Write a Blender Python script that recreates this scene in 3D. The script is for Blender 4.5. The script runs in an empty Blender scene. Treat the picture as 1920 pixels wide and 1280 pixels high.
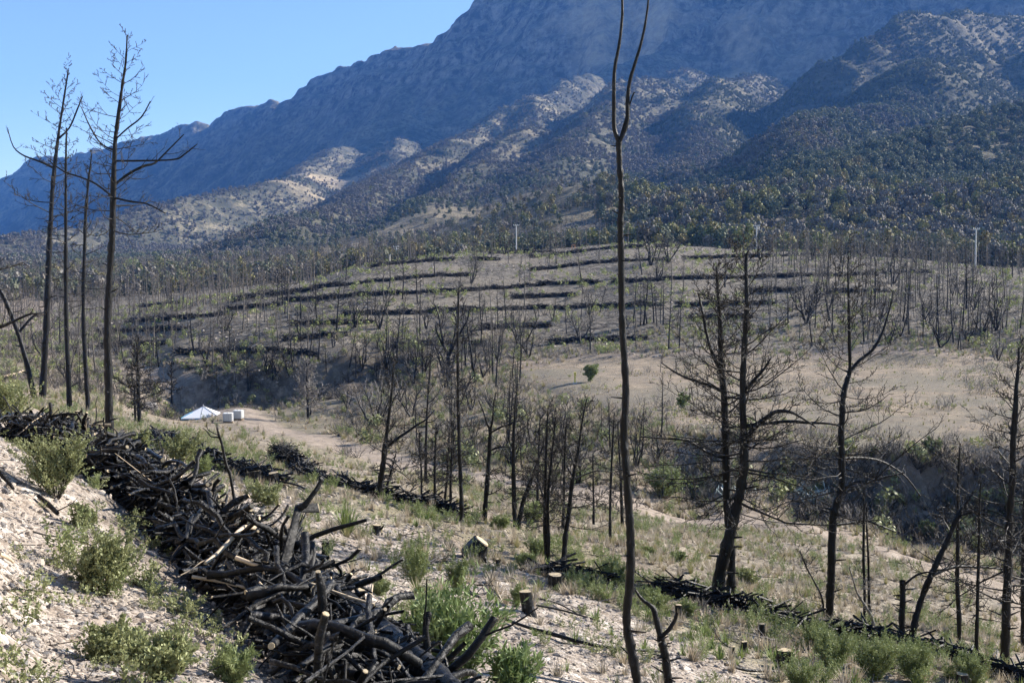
import bpy, math, random
import numpy as np
from mathutils import Vector, Matrix
C = bpy.context.scene
R = math.radians
rng = np.random.default_rng(7)
random.seed(7)

# ---------------------------------------------------------------- camera, sky, sun, exposure
FPX, W0, H0 = 2300.0, 1920.0, 1280.0
PITCH = math.atan(160.0 / FPX)
cam_d = bpy.data.cameras.new('camera')
cam = bpy.data.objects.new('camera', cam_d)
C.collection.objects.link(cam)
cam.location = (0, 0, 0)
cam.rotation_euler = (math.pi / 2 - PITCH, 0, 0)
cam_d.sensor_width = 36.0
cam_d.lens = FPX / W0 * 36.0
cam_d.clip_start = 0.1
cam_d.clip_end = 40000
C.camera = cam
SUN_EL, SUN_AZ = R(27.5), R(64)          # azimuth clockwise from the view direction (+Y)
world = bpy.data.worlds.new('World')
C.world = world
world.use_nodes = True
wn = world.node_tree
wn.nodes.clear()
sky = wn.nodes.new('ShaderNodeTexSky')
sky.sky_type = 'NISHITA'
sky.sun_disc = False
sky.sun_elevation = SUN_EL
sky.sun_rotation = SUN_AZ
sky.altitude = 1800
sky.air_density = 1.0
sky.dust_density = 0.0
sky.ozone_density = 2.2
bg = wn.nodes.new('ShaderNodeBackground')
bg.inputs['Strength'].default_value = 0.075
wo = wn.nodes.new('ShaderNodeOutputWorld')
wn.links.new(sky.outputs[0], bg.inputs['Color'])
wn.links.new(bg.outputs[0], wo.inputs['Surface'])
sun_l = bpy.data.lights.new('sun', 'SUN')
sun_l.energy = 5.0
sun_l.angle = R(0.53)
sun_l.color = (1.0, 0.93, 0.83)
sun = bpy.data.objects.new('sun', sun_l)
C.collection.objects.link(sun)
sdir = Vector((math.sin(SUN_AZ) * math.cos(SUN_EL), math.cos(SUN_AZ) * math.cos(SUN_EL), math.sin(SUN_EL)))
sun.rotation_euler = sdir.to_track_quat('Z', 'Y').to_euler()
sun.location = sdir * 300
C.view_settings.view_transform = 'Standard'
C.view_settings.look = 'None'
C.view_settings.exposure = 1.40
C.view_settings.gamma = 1.0
C.view_settings.use_curve_mapping = False
C.render.engine = 'CYCLES'
C.cycles.max_bounces = 5
C.cycles.diffuse_bounces = 2
C.cycles.glossy_bounces = 2
C.cycles.transmission_bounces = 3
C.cycles.volume_bounces = 1
C.cycles.transparent_max_bounces = 8
C.cycles.use_denoising = True
C.cycles.use_adaptive_sampling = True
C.cycles.adaptive_threshold = 0.02

# ---------------------------------------------------------------- numbers
def smooth(a, b, x):
    t = np.clip((x - a) / (b - a), 0, 1)
    return t * t * (3 - 2 * t)

def _h(ix, iy, s):
    n = (ix.astype(np.int64) * 374761393 + iy.astype(np.int64) * 668265263 + s * 982451653) & 0xFFFFFFFF
    n = ((n ^ (n >> 13)) * 1274126177) & 0xFFFFFFFF
    return ((n ^ (n >> 16)) & 0xFFFF) / 65535.0

def vnoise(x, y, s=0):
    ix = np.floor(x); iy = np.floor(y)
    fx = x - ix; fy = y - iy
    fx = fx * fx * fx * (fx * (fx * 6 - 15) + 10); fy = fy * fy * fy * (fy * (fy * 6 - 15) + 10)
    ix = ix.astype(np.int64); iy = iy.astype(np.int64)
    a = _h(ix, iy, s); b = _h(ix + 1, iy, s); c = _h(ix, iy + 1, s); d = _h(ix + 1, iy + 1, s)
    return (a * (1 - fx) + b * fx) * (1 - fy) + (c * (1 - fx) + d * fx) * fy

def fbm(x, y, o=4, s=0, g=0.5):
    r = np.zeros_like(np.asarray(x, float)); amp = 1; tot = 0
    ca, sa = math.cos(0.6), math.sin(0.6)
    for k in range(o):
        r += amp * vnoise(x, y, s + k * 17); tot += amp
        x, y = (x * ca - y * sa) * 2.03 + 5.2, (x * sa + y * ca) * 2.03 + 1.3
        amp *= g
    return r / tot

def ridged(x, y, o=4, s=0):
    r = np.zeros_like(np.asarray(x, float)); amp = 1; tot = 0
    ca, sa = math.cos(0.5), math.sin(0.5)
    for k in range(o):
        r += amp * (1 - np.abs(2 * vnoise(x, y, s + k * 31) - 1)); tot += amp
        x, y = (x * ca - y * sa) * 2.1 + 3.1, (x * sa + y * ca) * 2.1 + 7.7
        amp *= 0.5
    return r / tot

def ray(px, py):
    px = np.asarray(px, float); py = np.asarray(py, float)
    cx = (px - 960) / FPX; cy = (640 - py) / FPX
    x = cx; y = math.cos(PITCH) + cy * math.sin(PITCH); z = -math.sin(PITCH) + cy * math.cos(PITCH)
    h = np.hypot(x, y)
    return np.arctan2(x, y), z / h, x / h, y / h

# ---------------------------------------------------------------- terrain height (metres, camera at 0)
def plane_z(x, y):
    s = 0.82 * x + 0.57 * y
    return -2.85 - 0.25 * s
ctrl = []      # (azimuth, ln distance, (z + 1.6) / distance)
def cp(px, py, d):
    a, sl, _, _ = ray(px, py)
    ctrl.append((float(a), math.log(d), float((sl * d + 1.6) / d)))
def cz(px, z, d):
    a, _, _, _ = ray(px, 480)
    ctrl.append((float(a), math.log(d), (z + 1.6) / d))
for px in (-1400, -500, 300, 960, 1600, 2300, 3300):
    for d in (1.2, 3.0):
        a = float(ray(px, 480)[0]); x, y = d * math.sin(a), d * math.cos(a)
        s = 0.82 * x + 0.57 * y
        cz(px, -1.6 - 0.42 * s * (1 if s > 0 else .5), d)
for px, d in ((900, 8), (760, 9.3), (600, 11.3), (440, 14), (300, 17.5), (130, 22.6), (20, 25.5)):
    cz(px, -3.8, d)
for p in ((0, 1280, 6.3), (0, 1100, 8.8), (0, 950, 12.5), (0, 840, 18), (200, 1150, 9.2), (200, 1010, 12.8), (400, 1280, 7.3), (120, 880, 17)):
    cp(*p)
for z, d in ((0.6, 8), (1.5, 14), (1.2, 25), (-1, 60), (-6, 140)):
    cz(-500, z, d); cz(-1400, z + 2, d)
# hillside plane in front of the pile
for px, d in ((960, 14), (960, 20), (960, 30), (960, 42), (1200, 14), (1200, 22), (1200, 33), (1200, 50), (1470, 12), (1470, 19), (1470, 28), (1470, 42),
              (1750, 14), (1750, 22), (1750, 32), (1950, 20), (1950, 30), (1950, 40), (750, 16), (750, 24), (750, 36), (750, 50), (560, 20), (560, 30), (560, 44),
              (350, 27), (350, 40), (205, 34), (100, 36), (1250, 8), (1700, 7), (2600, 14), (2600, 26), (3300, 20), (2600, 40)):
    a = float(ray(px, 480)[0]); x, y = d * math.sin(a), d * math.cos(a)
    cz(px, float(plane_z(x, y)), d)
for p in ((330, 742, 192), (450, 768, 160), (560, 815, 125), (700, 850, 105), (800, 880, 95), (1000, 922, 84), (1200, 947, 78), (1500, 978, 72), (1650, 1030, 63),
          (1760, 1062, 57), (1920, 1105, 50), (430, 788, 150), (350, 800, 135), (250, 770, 150), (560, 850, 85), (700, 900, 66), (400, 850, 75), (450, 830, 100),
          (1300, 935, 87), (1500, 952, 88), (1700, 968, 88), (1900, 985, 88), (2200, 1000, 88),
          (1250, 850, 96), (1350, 822, 95), (1500, 838, 93), (1700, 850, 93), (1900, 862, 93), (2200, 870, 92),
          (1200, 800, 108), (1500, 760, 126), (1800, 760, 126), (1500, 700, 158), (1850, 705, 155), (1078, 722, 150), (980, 705, 168), (1200, 740, 138),
          (1000, 690, 178), (1200, 678, 178), (1500, 677, 176), (1900, 680, 175), (2300, 690, 172),
          (900, 800, 115), (1000, 780, 128), (1000, 835, 105), (800, 780, 140), (700, 785, 145), (1150, 880, 90), (850, 722, 165), (780, 735, 165),
          (330, 740, 188), (500, 742, 182), (650, 738, 172), (330, 668, 196), (500, 670, 190), (650, 688, 179), (740, 690, 178), (700, 655, 195), (900, 690, 180),
          (100, 745, 140), (200, 752, 150), (0, 730, 140), (0, 690, 175), (150, 695, 190), (0, 645, 235), (150, 650, 225), (-300, 700, 150), (-300, 640, 240),
          (1200, 600, 212), (1200, 530, 250), (1200, 480, 292), (1200, 456, 330), (900, 600, 214), (900, 540, 248), (900, 475, 312), (700, 560, 235), (700, 497, 292),
          (500, 600, 225), (500, 545, 270), (300, 640, 222), (300, 592, 255), (150, 626, 250), (1500, 600, 210), (1500, 530, 250), (1500, 474, 330),
          (1700, 600, 210), (1700, 540, 260), (1700, 492, 330), (1920, 600, 212), (1920, 550, 260), (1920, 503, 330), (2400, 620, 210), (2400, 520, 330),
          (1200, 472, 420), (900, 486, 400), (1500, 488, 420), (1900, 505, 420), (700, 505, 370), (2400, 520, 430),
          (500, 552, 320), (300, 580, 300), (400, 552, 350), (200, 575, 350), (0, 595, 320), (0, 560, 430), (200, 545, 450), (200, 516, 620), (0, 525, 620), (500, 510, 560), (-400, 560, 400), (-400, 530, 620),
          (600, 478, 700), (960, 452, 600), (1200, 447, 620), (1500, 452, 600), (1900, 455, 600), (2500, 460, 600), (0, 505, 900), (250, 500, 900), (500, 478, 900), (960, 435, 900), (1500, 430, 900), (1900, 425, 900), (2600, 420, 900), (-400, 505, 900)):
    cp(*p)
CT = np.array(ctrl)
KU = 4.0
def _phi(r2):
    return 0.5 * r2 * np.log(r2 + 1e-12)
def _tps_fit():
    P = np.c_[CT[:, 0] * KU, CT[:, 1]]; n = len(P)
    D = ((P[:, None] - P[None]) ** 2).sum(-1)
    A = np.zeros((n + 3, n + 3))
    A[:n, :n] = _phi(D) + np.eye(n) * 0.002
    A[:n, n] = 1; A[:n, n + 1:] = P; A[n, :n] = 1; A[n + 1:, :n] = P.T
    b = np.zeros(n + 3); b[:n] = CT[:, 2]
    return P, np.linalg.solve(A, b)
_P, _w = _tps_fit()
def tps(u, v):
    out = np.empty(u.shape); n = len(_P)
    uf = u.ravel() * KU; vf = v.ravel(); of = out.ravel()
    for i in range(0, len(uf), 60000):
        a = uf[i:i + 60000, None] - _P[None, :, 0]; b = vf[i:i + 60000, None] - _P[None, :, 1]
        of[i:i + 60000] = _phi(a * a + b * b) @ _w[:n] + _w[n] + _w[n + 1] * uf[i:i + 60000] + _w[n + 2] * vf[i:i + 60000]
    return of.reshape(u.shape)

# mountain ridge lines (px, py, distance) and flank slope
RIDGES = [
 ([(-700, 520, 6200), (-300, 430, 5900), (0, 348, 5500), (60, 305, 5350), (200, 268, 5100), (340, 238, 4850), (365, 230, 4800), (395, 236, 4780), (420, 222, 4700), (445, 198, 4650), (480, 190, 4580), (518, 188, 4500), (532, 202, 4470), (552, 203, 4440), (575, 168, 4400), (602, 134, 4350), (640, 122, 4270), (682, 116, 4200),
   (705, 98, 4150), (735, 82, 4100), (790, 78, 4000), (832, 74, 3930), (848, 52, 3900), (880, 40, 3850), (902, 16, 3800), (935, -40, 3720), (1100, -120, 3600), (1500, -200, 3500), (2100, -220, 3450), (3000, -150, 3400)], 1.0, .5),  # ridge points above the frame are unseen, their heights shaped to cast shade
 ([(812, 204, 3500), (757, 231, 3200), (700, 262, 2950), (640, 290, 2700), (560, 338, 2300), (500, 343, 2000), (430, 352, 1900), (360, 370, 1800), (250, 395, 1700), (120, 430, 1600), (0, 452, 1500), (-200, 475, 1400)], .52, 0),
 ([(757, 231, 3200), (745, 290, 2500), (700, 360, 1900), (640, 400, 1500)], .5, 0),
 ([(1310, 57, 3300), (1200, 95, 3050), (1130, 130, 2850), (1005, 190, 2500), (930, 225, 2300), (835, 270, 2000), (780, 310, 1800), (700, 355, 1500), (600, 402, 1200), (480, 440, 950)], .55, 0),
 ([(1005, 190, 2500), (985, 250, 1900), (930, 310, 1500), (850, 370, 1200), (760, 410, 950)], .55, 0),
 ([(1300, 110, 2800), (1240, 127, 2450), (1190, 140, 2200), (1150, 215, 1800), (1100, 280, 1450), (1040, 340, 1150), (980, 385, 950)], .5, 0),
 ([(1430, 120, 2700), (1350, 156, 2100), (1345, 230, 1700), (1320, 310, 1300), (1270, 380, 950)], .55, 0),
 ([(2400, -60, 2600), (1920, 8, 2350), (1800, 22, 2200), (1690, 58, 2050), (1640, 95, 1950)], .6, 0),
 ([(2200, 60, 2100), (1850, 85, 1850), (1765, 108, 1680), (1710, 170, 1450), (1650, 200, 1350), (1600, 200, 1280), (1550, 217, 1200), (1495, 247, 1100), (1450, 305, 950), (1430, 370, 800)], .62, 0),
 ([(2300, 150, 1300), (1920, 215, 1100), (1750, 255, 1000), (1600, 292, 900), (1520, 325, 820), (1445, 370, 720), (1395, 412, 620)], .5, 0),
 ([(2300, 260, 900), (1900, 330, 800), (1750, 370, 720), (1650, 410, 640)], .35, 0),
 ([(985, 362, 820), (1045, 347, 760), (1090, 356, 730), (1120, 400, 650)], .42, 0),
]
_RW = []
for pts, sl, _ in RIDGES:
    q = np.array(pts, float)
    a, s, hx, hy = ray(q[:, 0], q[:, 1])
    _RW.append((np.c_[hx * q[:, 2], hy * q[:, 2], s * q[:, 2]], sl))

def mountain_z(x, y):
    # warp gives the spurs irregular plans
    wx = x + 90 * (fbm(x / 420, y / 420, 3, 3) - .5) * 2; wy = y + 90 * (fbm(x / 420, y / 420, 3, 9) - .5) * 2
    best = np.full(x.shape, -1e4)
    K = 18.0
    for (Q, sl) in _RW:
        sl = sl if sl == 1.0 else sl * 1.15
        dbest = np.full(x.shape, 1e9); zb = np.zeros(x.shape); hb = np.full(x.shape, -1e9)
        ux, uy = (x, y) if sl == 1.0 else (wx * .6 + x * .4, wy * .6 + y * .4)
        for i in range(len(Q) - 1):
            ax, ay, az = Q[i]; bx, by, bz = Q[i + 1]
            dx, dy = bx - ax, by - ay
            t = np.clip(((ux - ax) * dx + (uy - ay) * dy) / (dx * dx + dy * dy), 0, 1)
            d = np.hypot(ux - ax - t * dx, uy - ay - t * dy)
            Ls = math.hypot(dx, dy); s0 = i * 977.0 + t * Ls; wl = 230.0 if sl == 1.0 else 120.0
            q_ = s0 / wl + .9 * (vnoise(x / 200, y / 200, 61) - .5) + (d / 700) * (1 if i % 2 else -1)
            gl = np.abs(2 * (q_ - np.floor(q_)) - 1)
            q2 = q_ * 2.7 + vnoise(x / 90, y / 90, 62); gl2 = np.abs(2 * (q2 - np.floor(q2)) - 1)
            gu = (gl * .75 + gl2 * .3) * np.minimum(np.maximum(d - 60, 0), 340) * (.26 if sl == 1.0 else .22) * vnoise(s0 / 350, s0 * 0 + i, 63) * 1.5
            h = az + (bz - az) * t - gu - sl * (np.sqrt(d * d + 400) - 20) * (1 if sl == 1.0 else 1 + .12 * np.sin(d / 90.))
            hb = np.maximum(hb, h)
        m = np.maximum(best, hb); best = m + K * np.log(np.exp((best - m) / K) + np.exp((hb - m) / K))
    return best

def barex(x, y):
    """height without the finest relief"""
    x = np.asarray(x, float); y = np.asarray(y, float)
    d = np.maximum(np.hypot(x, y), .8); a = np.arctan2(x, y)
    a = np.clip(a, -1.2, 1.2)
    S = tps(a, np.log(np.minimum(d, 900)))
    z = -1.6 + S * np.minimum(d, 900) + 0.02 * np.maximum(d - 900, 0)
    m = d > 450
    if m.any():
        xm, ym, dm = x[m], y[m], d[m]
        mz = mountain_z(xm, ym)
        zz = z[m]
        K = 6.0
        M = np.maximum(zz, mz)
        nz = M + K * np.log(np.exp((zz - M) / K) + np.exp((mz - M) / K)) - K * 0.0
        rel = smooth(20, 300, nz - zz); nz = nz - 14 * smooth(300, 500, nz)
        rg = ridged(xm / 330, ym / 330, 5, 5) - .62
        rg2 = ridged(xm / 70, ym / 70, 3, 15) - .6
        cl = smooth(330, 620, nz)                      # cliffs high on the wall
        nz = nz + rel * (rg * (90 - 48 * cl) + rg2 * (16 + 10 * cl)) + smooth(0, 40, nz - zz) * (ridged(xm / 40, ym / 40, 2, 4) - .6) * 7
        # ledges of bedded rock
        st = 46 + 0 * nz
        q = (nz + 30 * fbm(xm / 260, ym / 260, 2, 8)) / st
        fr = q - np.floor(q)
        nz = nz + cl * st * .35 * (smooth(.25, .6, fr) - fr)
        t = smooth(450, 620, dm)
        z[m] = zz * (1 - t) + nz * t
    return z

_fx = [(1250, 850 - 12, 96), (1350, 822, 96), (1500, 838, 95), (1700, 850, 95), (1900, 862, 95), (1500, 760, 126), (1800, 760, 126), (1500, 700, 158), (1850, 705, 155), (1078, 722, 150), (980, 705, 168), (1200, 740, 138), (1000, 690, 178), (1200, 678, 178), (1500, 677, 176), (1900, 680, 175)]
_q = np.array(_fx, float); _a, _s, _hx, _hy = ray(_q[:, 0], _q[:, 1]); _A = np.c_[np.ones(len(_q)), _hx * _q[:, 2], _hy * _q[:, 2]]
_FC = np.linalg.lstsq(_A, _s * _q[:, 2], rcond=None)[0]
def gz(x, y, fine=True):
    x = np.atleast_1d(np.asarray(x, float)); y = np.atleast_1d(np.asarray(y, float))
    z = barex(x, y)
    d = np.hypot(x, y)
    if (d > 85).any():
        fmk = field_mask(x, y, 7.0)
        z = z * (1 - .9 * fmk) + .9 * fmk * (_FC[0] + _FC[1] * x + _FC[2] * y)
    a_ = np.arctan2(x, np.maximum(y, .1)); pxa = 960 + FPX * np.tan(np.clip(a_, -1.2, 1.2)) 
    ed = 93.2 + 2.4 * (fbm(x / 7, y / 7, 3, 70) - .5)
    z = z - 1.5 * (1 - smooth(ed - 1.3, ed, d)) * smooth(80, 88, d) * smooth(1230, 1620, pxa)
    ed = 187.5 + 5 * (fbm(x / 12, y / 12, 3, 71) - .5)
    z = z - 3.2 * (1 - smooth(ed - 2.2, ed, d)) * smooth(166, 180, d) * smooth(290, 350, pxa) * (1 - smooth(720, 800, pxa))
    z = z + (fbm(x / 14, y / 14, 3, 40) - .5) * 1.1 * smooth(25, 120, d) * (1 - .95 * field_mask(x, y))
    if fine:
        z = z + (fbm(x / 1.3, y / 1.3, 4, 50) - .5) * .30 * (1 - smooth(60, 200, d)) * smooth(1, 5, d)
        z = z + (fbm(x / 4.2, y / 4.2, 3, 57) - .5) * .35 * smooth(8, 30, d) * (1 - .93 * field_mask(x, y))
    return z

def pix(x, y, z):
    """world -> photo pixel"""
    c, s = math.cos(PITCH), math.sin(PITCH)
    f = y * c - z * s; u = y * s + z * c
    return 960 + FPX * x / f, 640 - FPX * u / f

def in_poly(px, py, poly):
    px = np.asarray(px); py = np.asarray(py); r = np.zeros(px.shape, bool)
    n = len(poly)
    for i in range(n):
        x1, y1 = poly[i]; x2, y2 = poly[(i + 1) % n]
        if y1 == y2: continue
        c = ((y1 > py) != (y2 > py)) & (px < (x2 - x1) * (py - y1) / (y2 - y1) + x1)
        r ^= c
    return r

def seg_dist(x, y, P):
    d = np.full(np.shape(x), 1e9)
    for i in range(len(P) - 1):
        ax, ay = P[i][:2]; bx, by = P[i + 1][:2]
        dx, dy = bx - ax, by - ay
        t = np.clip(((x - ax) * dx + (y - ay) * dy) / (dx * dx + dy * dy + 1e-9), 0, 1)
        d = np.minimum(d, np.hypot(x - ax - t * dx, y - ay - t * dy))
    return d

def wpt(px, d):
    a, _, hx, hy = ray(px, 480)
    return float(hx * d), float(hy * d)

_road = [wpt(*p) for p in ((250, 200), (330, 192), (400, 178), (450, 160), (505, 140), (560, 125), (630, 113), (700, 105), (800, 95), (1000, 84), (1200, 78), (1350, 75), (1500, 72), (1600, 67), (1650, 63), (1760, 57), (1920, 50), (2200, 40))]
_track = [wpt(*p) for p in ((1000, 178), (1250, 176), (1500, 172), (1700, 165), (1950, 160))]
_field = [wpt(*p) for p in ((960, 176), (1080, 182), (1250, 182), (1500, 178), (1900, 178), (2400, 176), (2400, 93.5), (1900, 93.6), (1700, 93.6), (1500, 93.6), (1350, 96), (1230, 106), (1130, 128), (1030, 146), (985, 160))]
def field_mask(x, y, w=2.0):
    ins = in_poly(x, y, _field)
    d = seg_dist(x, y, _field + _field[:1])
    return np.where(ins, smooth(-.5, w, d), 0.0)

def hit(px, py, dmin=3.0, dmax=520.0):
    """photo pixel -> point on the ground where that line of sight meets it"""
    px = np.atleast_1d(np.asarray(px, float)); py = np.atleast_1d(np.asarray(py, float))
    a, sl, hx, hy = ray(px, py)
    D = np.exp(np.linspace(math.log(dmin), math.log(dmax), 420))
    X = hx[:, None] * D; Y = hy[:, None] * D
    Z = gz(X.ravel(), Y.ravel(), False).reshape(X.shape)
    under = (sl[:, None] * D) < Z
    idx = np.where(under.any(1), under.argmax(1), len(D) - 1)
    i0 = np.maximum(idx - 1, 0)
    n = np.arange(len(px))
    g0 = sl * D[i0] - Z[n, i0]; g1 = sl * D[idx] - Z[n, idx]
    t = np.where(np.abs(g0 - g1) > 1e-9, g0 / (g0 - g1 + 1e-12), 0); t = np.clip(t, 0, 1)
    dd = D[i0] * (1 - t) + D[idx] * t
    x = hx * dd; y = hy * dd
    return np.c_[x, y, gz(x, y)], dd

# ---------------------------------------------------------------- scene helpers
COL = C.collection
def meta(o, label=None, cat=None, group=None, kind=None):
    if label: o['label'] = label
    if cat: o['category'] = cat
    if group: o['group'] = group
    if kind: o['kind'] = kind
    return o
def empty(name, loc=(0, 0, 0), **k):
    o = bpy.data.objects.new(name, None); COL.objects.link(o); o.location = loc
    o.empty_display_size = .2
    return meta(o, **k)

class Acc:
    """collects geometry for one mesh"""
    def __init__(s): s.v = []; s.f3 = []; s.f4 = []; s.n = 0
    def add(s, v, f3=None, f4=None):
        v = np.asarray(v, float).reshape(-1, 3)
        s.v.append(v)
        if f3 is not None and len(f3): s.f3.append(np.asarray(f3, np.int64) + s.n)
        if f4 is not None and len(f4): s.f4.append(np.asarray(f4, np.int64) + s.n)
        s.n += len(v)
    def tube(s, P, rad, k=6, cap=False, jag=0.0, tip=True):
        P = np.asarray(P, float); n = len(P)
        rad = np.broadcast_to(np.asarray(rad, float), (n,))
        T = np.empty_like(P); T[1:-1] = P[2:] - P[:-2]; T[0] = P[1] - P[0]; T[-1] = P[-1] - P[-2]
        T /= (np.linalg.norm(T, axis=1)[:, None] + 1e-12)
        ref = np.array([0.31, 0.95, 0.05]) if abs(T[0, 2]) > .6 else np.array([0.05, 0.1, 1.0])
        A = np.cross(T, ref); A /= (np.linalg.norm(A, axis=1)[:, None] + 1e-12)
        B = np.cross(T, A)
        th = np.arange(k) * 2 * math.pi / k
        rr = rad[:, None] * (1 + (jag * (rng.random((n, k)) - .5) if jag else 0))
        V = P[:, None] + rr[..., None] * (np.cos(th)[None, :, None] * A[:, None] + np.sin(th)[None, :, None] * B[:, None])
        i = np.arange(n - 1)[:, None] * k; j = np.arange(k)[None]
        jn = (j + 1) % k
        F = np.stack([i + j, i + jn, i + k + jn, i + k + j], -1).reshape(-1, 4)
        s.add(V.reshape(-1, 3), None, F)
        if cap:
            for e, (c, o) in enumerate(((P[0], 0), (P[-1], (n - 1) * k))):
                ring = V[0 if e == 0 else -1]
                q = np.vstack([ring, c[None]])
                jj = np.arange(k)
                f = np.stack([jj, (jj + 1) % k, np.full(k, k)], -1)
                if e == 0: f = f[:, ::-1]
                s.add(q, f)
    def mesh(s, name, mat=None, flat=False):
        me = bpy.data.meshes.new(name)
        if not s.v: return me
        V = np.vstack(s.v)
        f3 = np.vstack(s.f3) if s.f3 else np.zeros((0, 3), np.int64)
        f4 = np.vstack(s.f4) if s.f4 else np.zeros((0, 4), np.int64)
        return fast_mesh(name, V, f3, f4, mat, flat)
    def obj(s, name, mat, parent=None, flat=False, loc=None):
        o = bpy.data.objects.new(name, s.mesh(name, mat, flat)); COL.objects.link(o)
        if parent is not None: o.parent = parent
        if loc is not None: o.location = loc
        return o

def fast_mesh(name, V, f3, f4, mat=None, flat=False):
    me = bpy.data.meshes.new(name)
    me.vertices.add(len(V)); me.vertices.foreach_set('co', np.asarray(V, np.float32).ravel())
    nl = 3 * len(f3) + 4 * len(f4)
    me.loops.add(nl)
    me.loops.foreach_set('vertex_index', np.concatenate([np.asarray(f3).ravel(), np.asarray(f4).ravel()]).astype(np.int32))
    me.polygons.add(len(f3) + len(f4))
    st = np.concatenate([np.arange(len(f3)) * 3, 3 * len(f3) + np.arange(len(f4)) * 4]).astype(np.int32)
    me.polygons.foreach_set('loop_start', st)
    me.update(calc_edges=True)
    me.polygons.foreach_set('use_smooth', np.full(len(me.polygons), not flat))
    if mat: me.materials.append(mat)
    return me

def attr(me, name, vals):
    a = me.attributes.new(name, 'FLOAT', 'POINT'); a.data.foreach_set('value', np.asarray(vals, np.float32))

_gn = {}
def scatter(name, label, P, variants, idx, rotz, scl, tilt=None, kind='stuff', cat=None, group=None):
    """one object of geometry-node instances, for growth and litter nobody could count"""
    P = np.asarray(P, float); n = len(P)
    if n == 0: return None
    me = bpy.data.meshes.new(name)
    me.vertices.add(n); me.vertices.foreach_set('co', P.astype(np.float32).ravel())
    rot = np.zeros((n, 3)); rot[:, 2] = rotz
    if tilt is not None: rot[:, :2] = tilt
    a = me.attributes.new('rot', 'FLOAT_VECTOR', 'POINT'); a.data.foreach_set('vector', rot.astype(np.float32).ravel())
    s3 = np.asarray(scl, float)
    if s3.ndim == 1: s3 = np.repeat(s3[:, None], 3, 1)
    a = me.attributes.new('scl', 'FLOAT_VECTOR', 'POINT'); a.data.foreach_set('vector', s3.astype(np.float32).ravel())
    a = me.attributes.new('idx', 'INT', 'POINT'); a.data.foreach_set('value', np.asarray(idx, np.int32))
    o = bpy.data.objects.new(name, me); COL.objects.link(o)
    cl = bpy.data.collections.new('src_' + name)
    for k, vm in enumerate(variants):
        q = bpy.data.objects.new('%s_kind%02d' % (name, k), vm); cl.objects.link(q)
    ng = bpy.data.node_groups.new(name, 'GeometryNodeTree')
    ng.interface.new_socket('Geometry', in_out='INPUT', socket_type='NodeSocketGeometry')
    ng.interface.new_socket('Geometry', in_out='OUTPUT', socket_type='NodeSocketGeometry')
    N = ng.nodes; L = ng.links
    gi = N.new('NodeGroupInput'); go = N.new('NodeGroupOutput')
    ip = N.new('GeometryNodeInstanceOnPoints'); ci = N.new('GeometryNodeCollectionInfo')
    ci.inputs['Collection'].default_value = cl
    ci.inputs['Separate Children'].default_value = True; ci.inputs['Reset Children'].default_value = True
    ip.inputs['Pick Instance'].default_value = True
    def na(nm, t):
        q = N.new('GeometryNodeInputNamedAttribute'); q.data_type = t; q.inputs['Name'].default_value = nm
        return q.outputs['Attribute']
    L.new(gi.outputs[0], ip.inputs['Points']); L.new(ci.outputs[0], ip.inputs['Instance'])
    L.new(na('idx', 'INT'), ip.inputs['Instance Index'])
    L.new(na('rot', 'FLOAT_VECTOR'), ip.inputs['Rotation'])
    L.new(na('scl', 'FLOAT_VECTOR'), ip.inputs['Scale'])
    L.new(ip.outputs[0], go.inputs[0])
    md = o.modifiers.new('scatter', 'NODES'); md.node_group = ng
    return meta(o, label=label, kind=kind, cat=cat, group=group)

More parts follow.
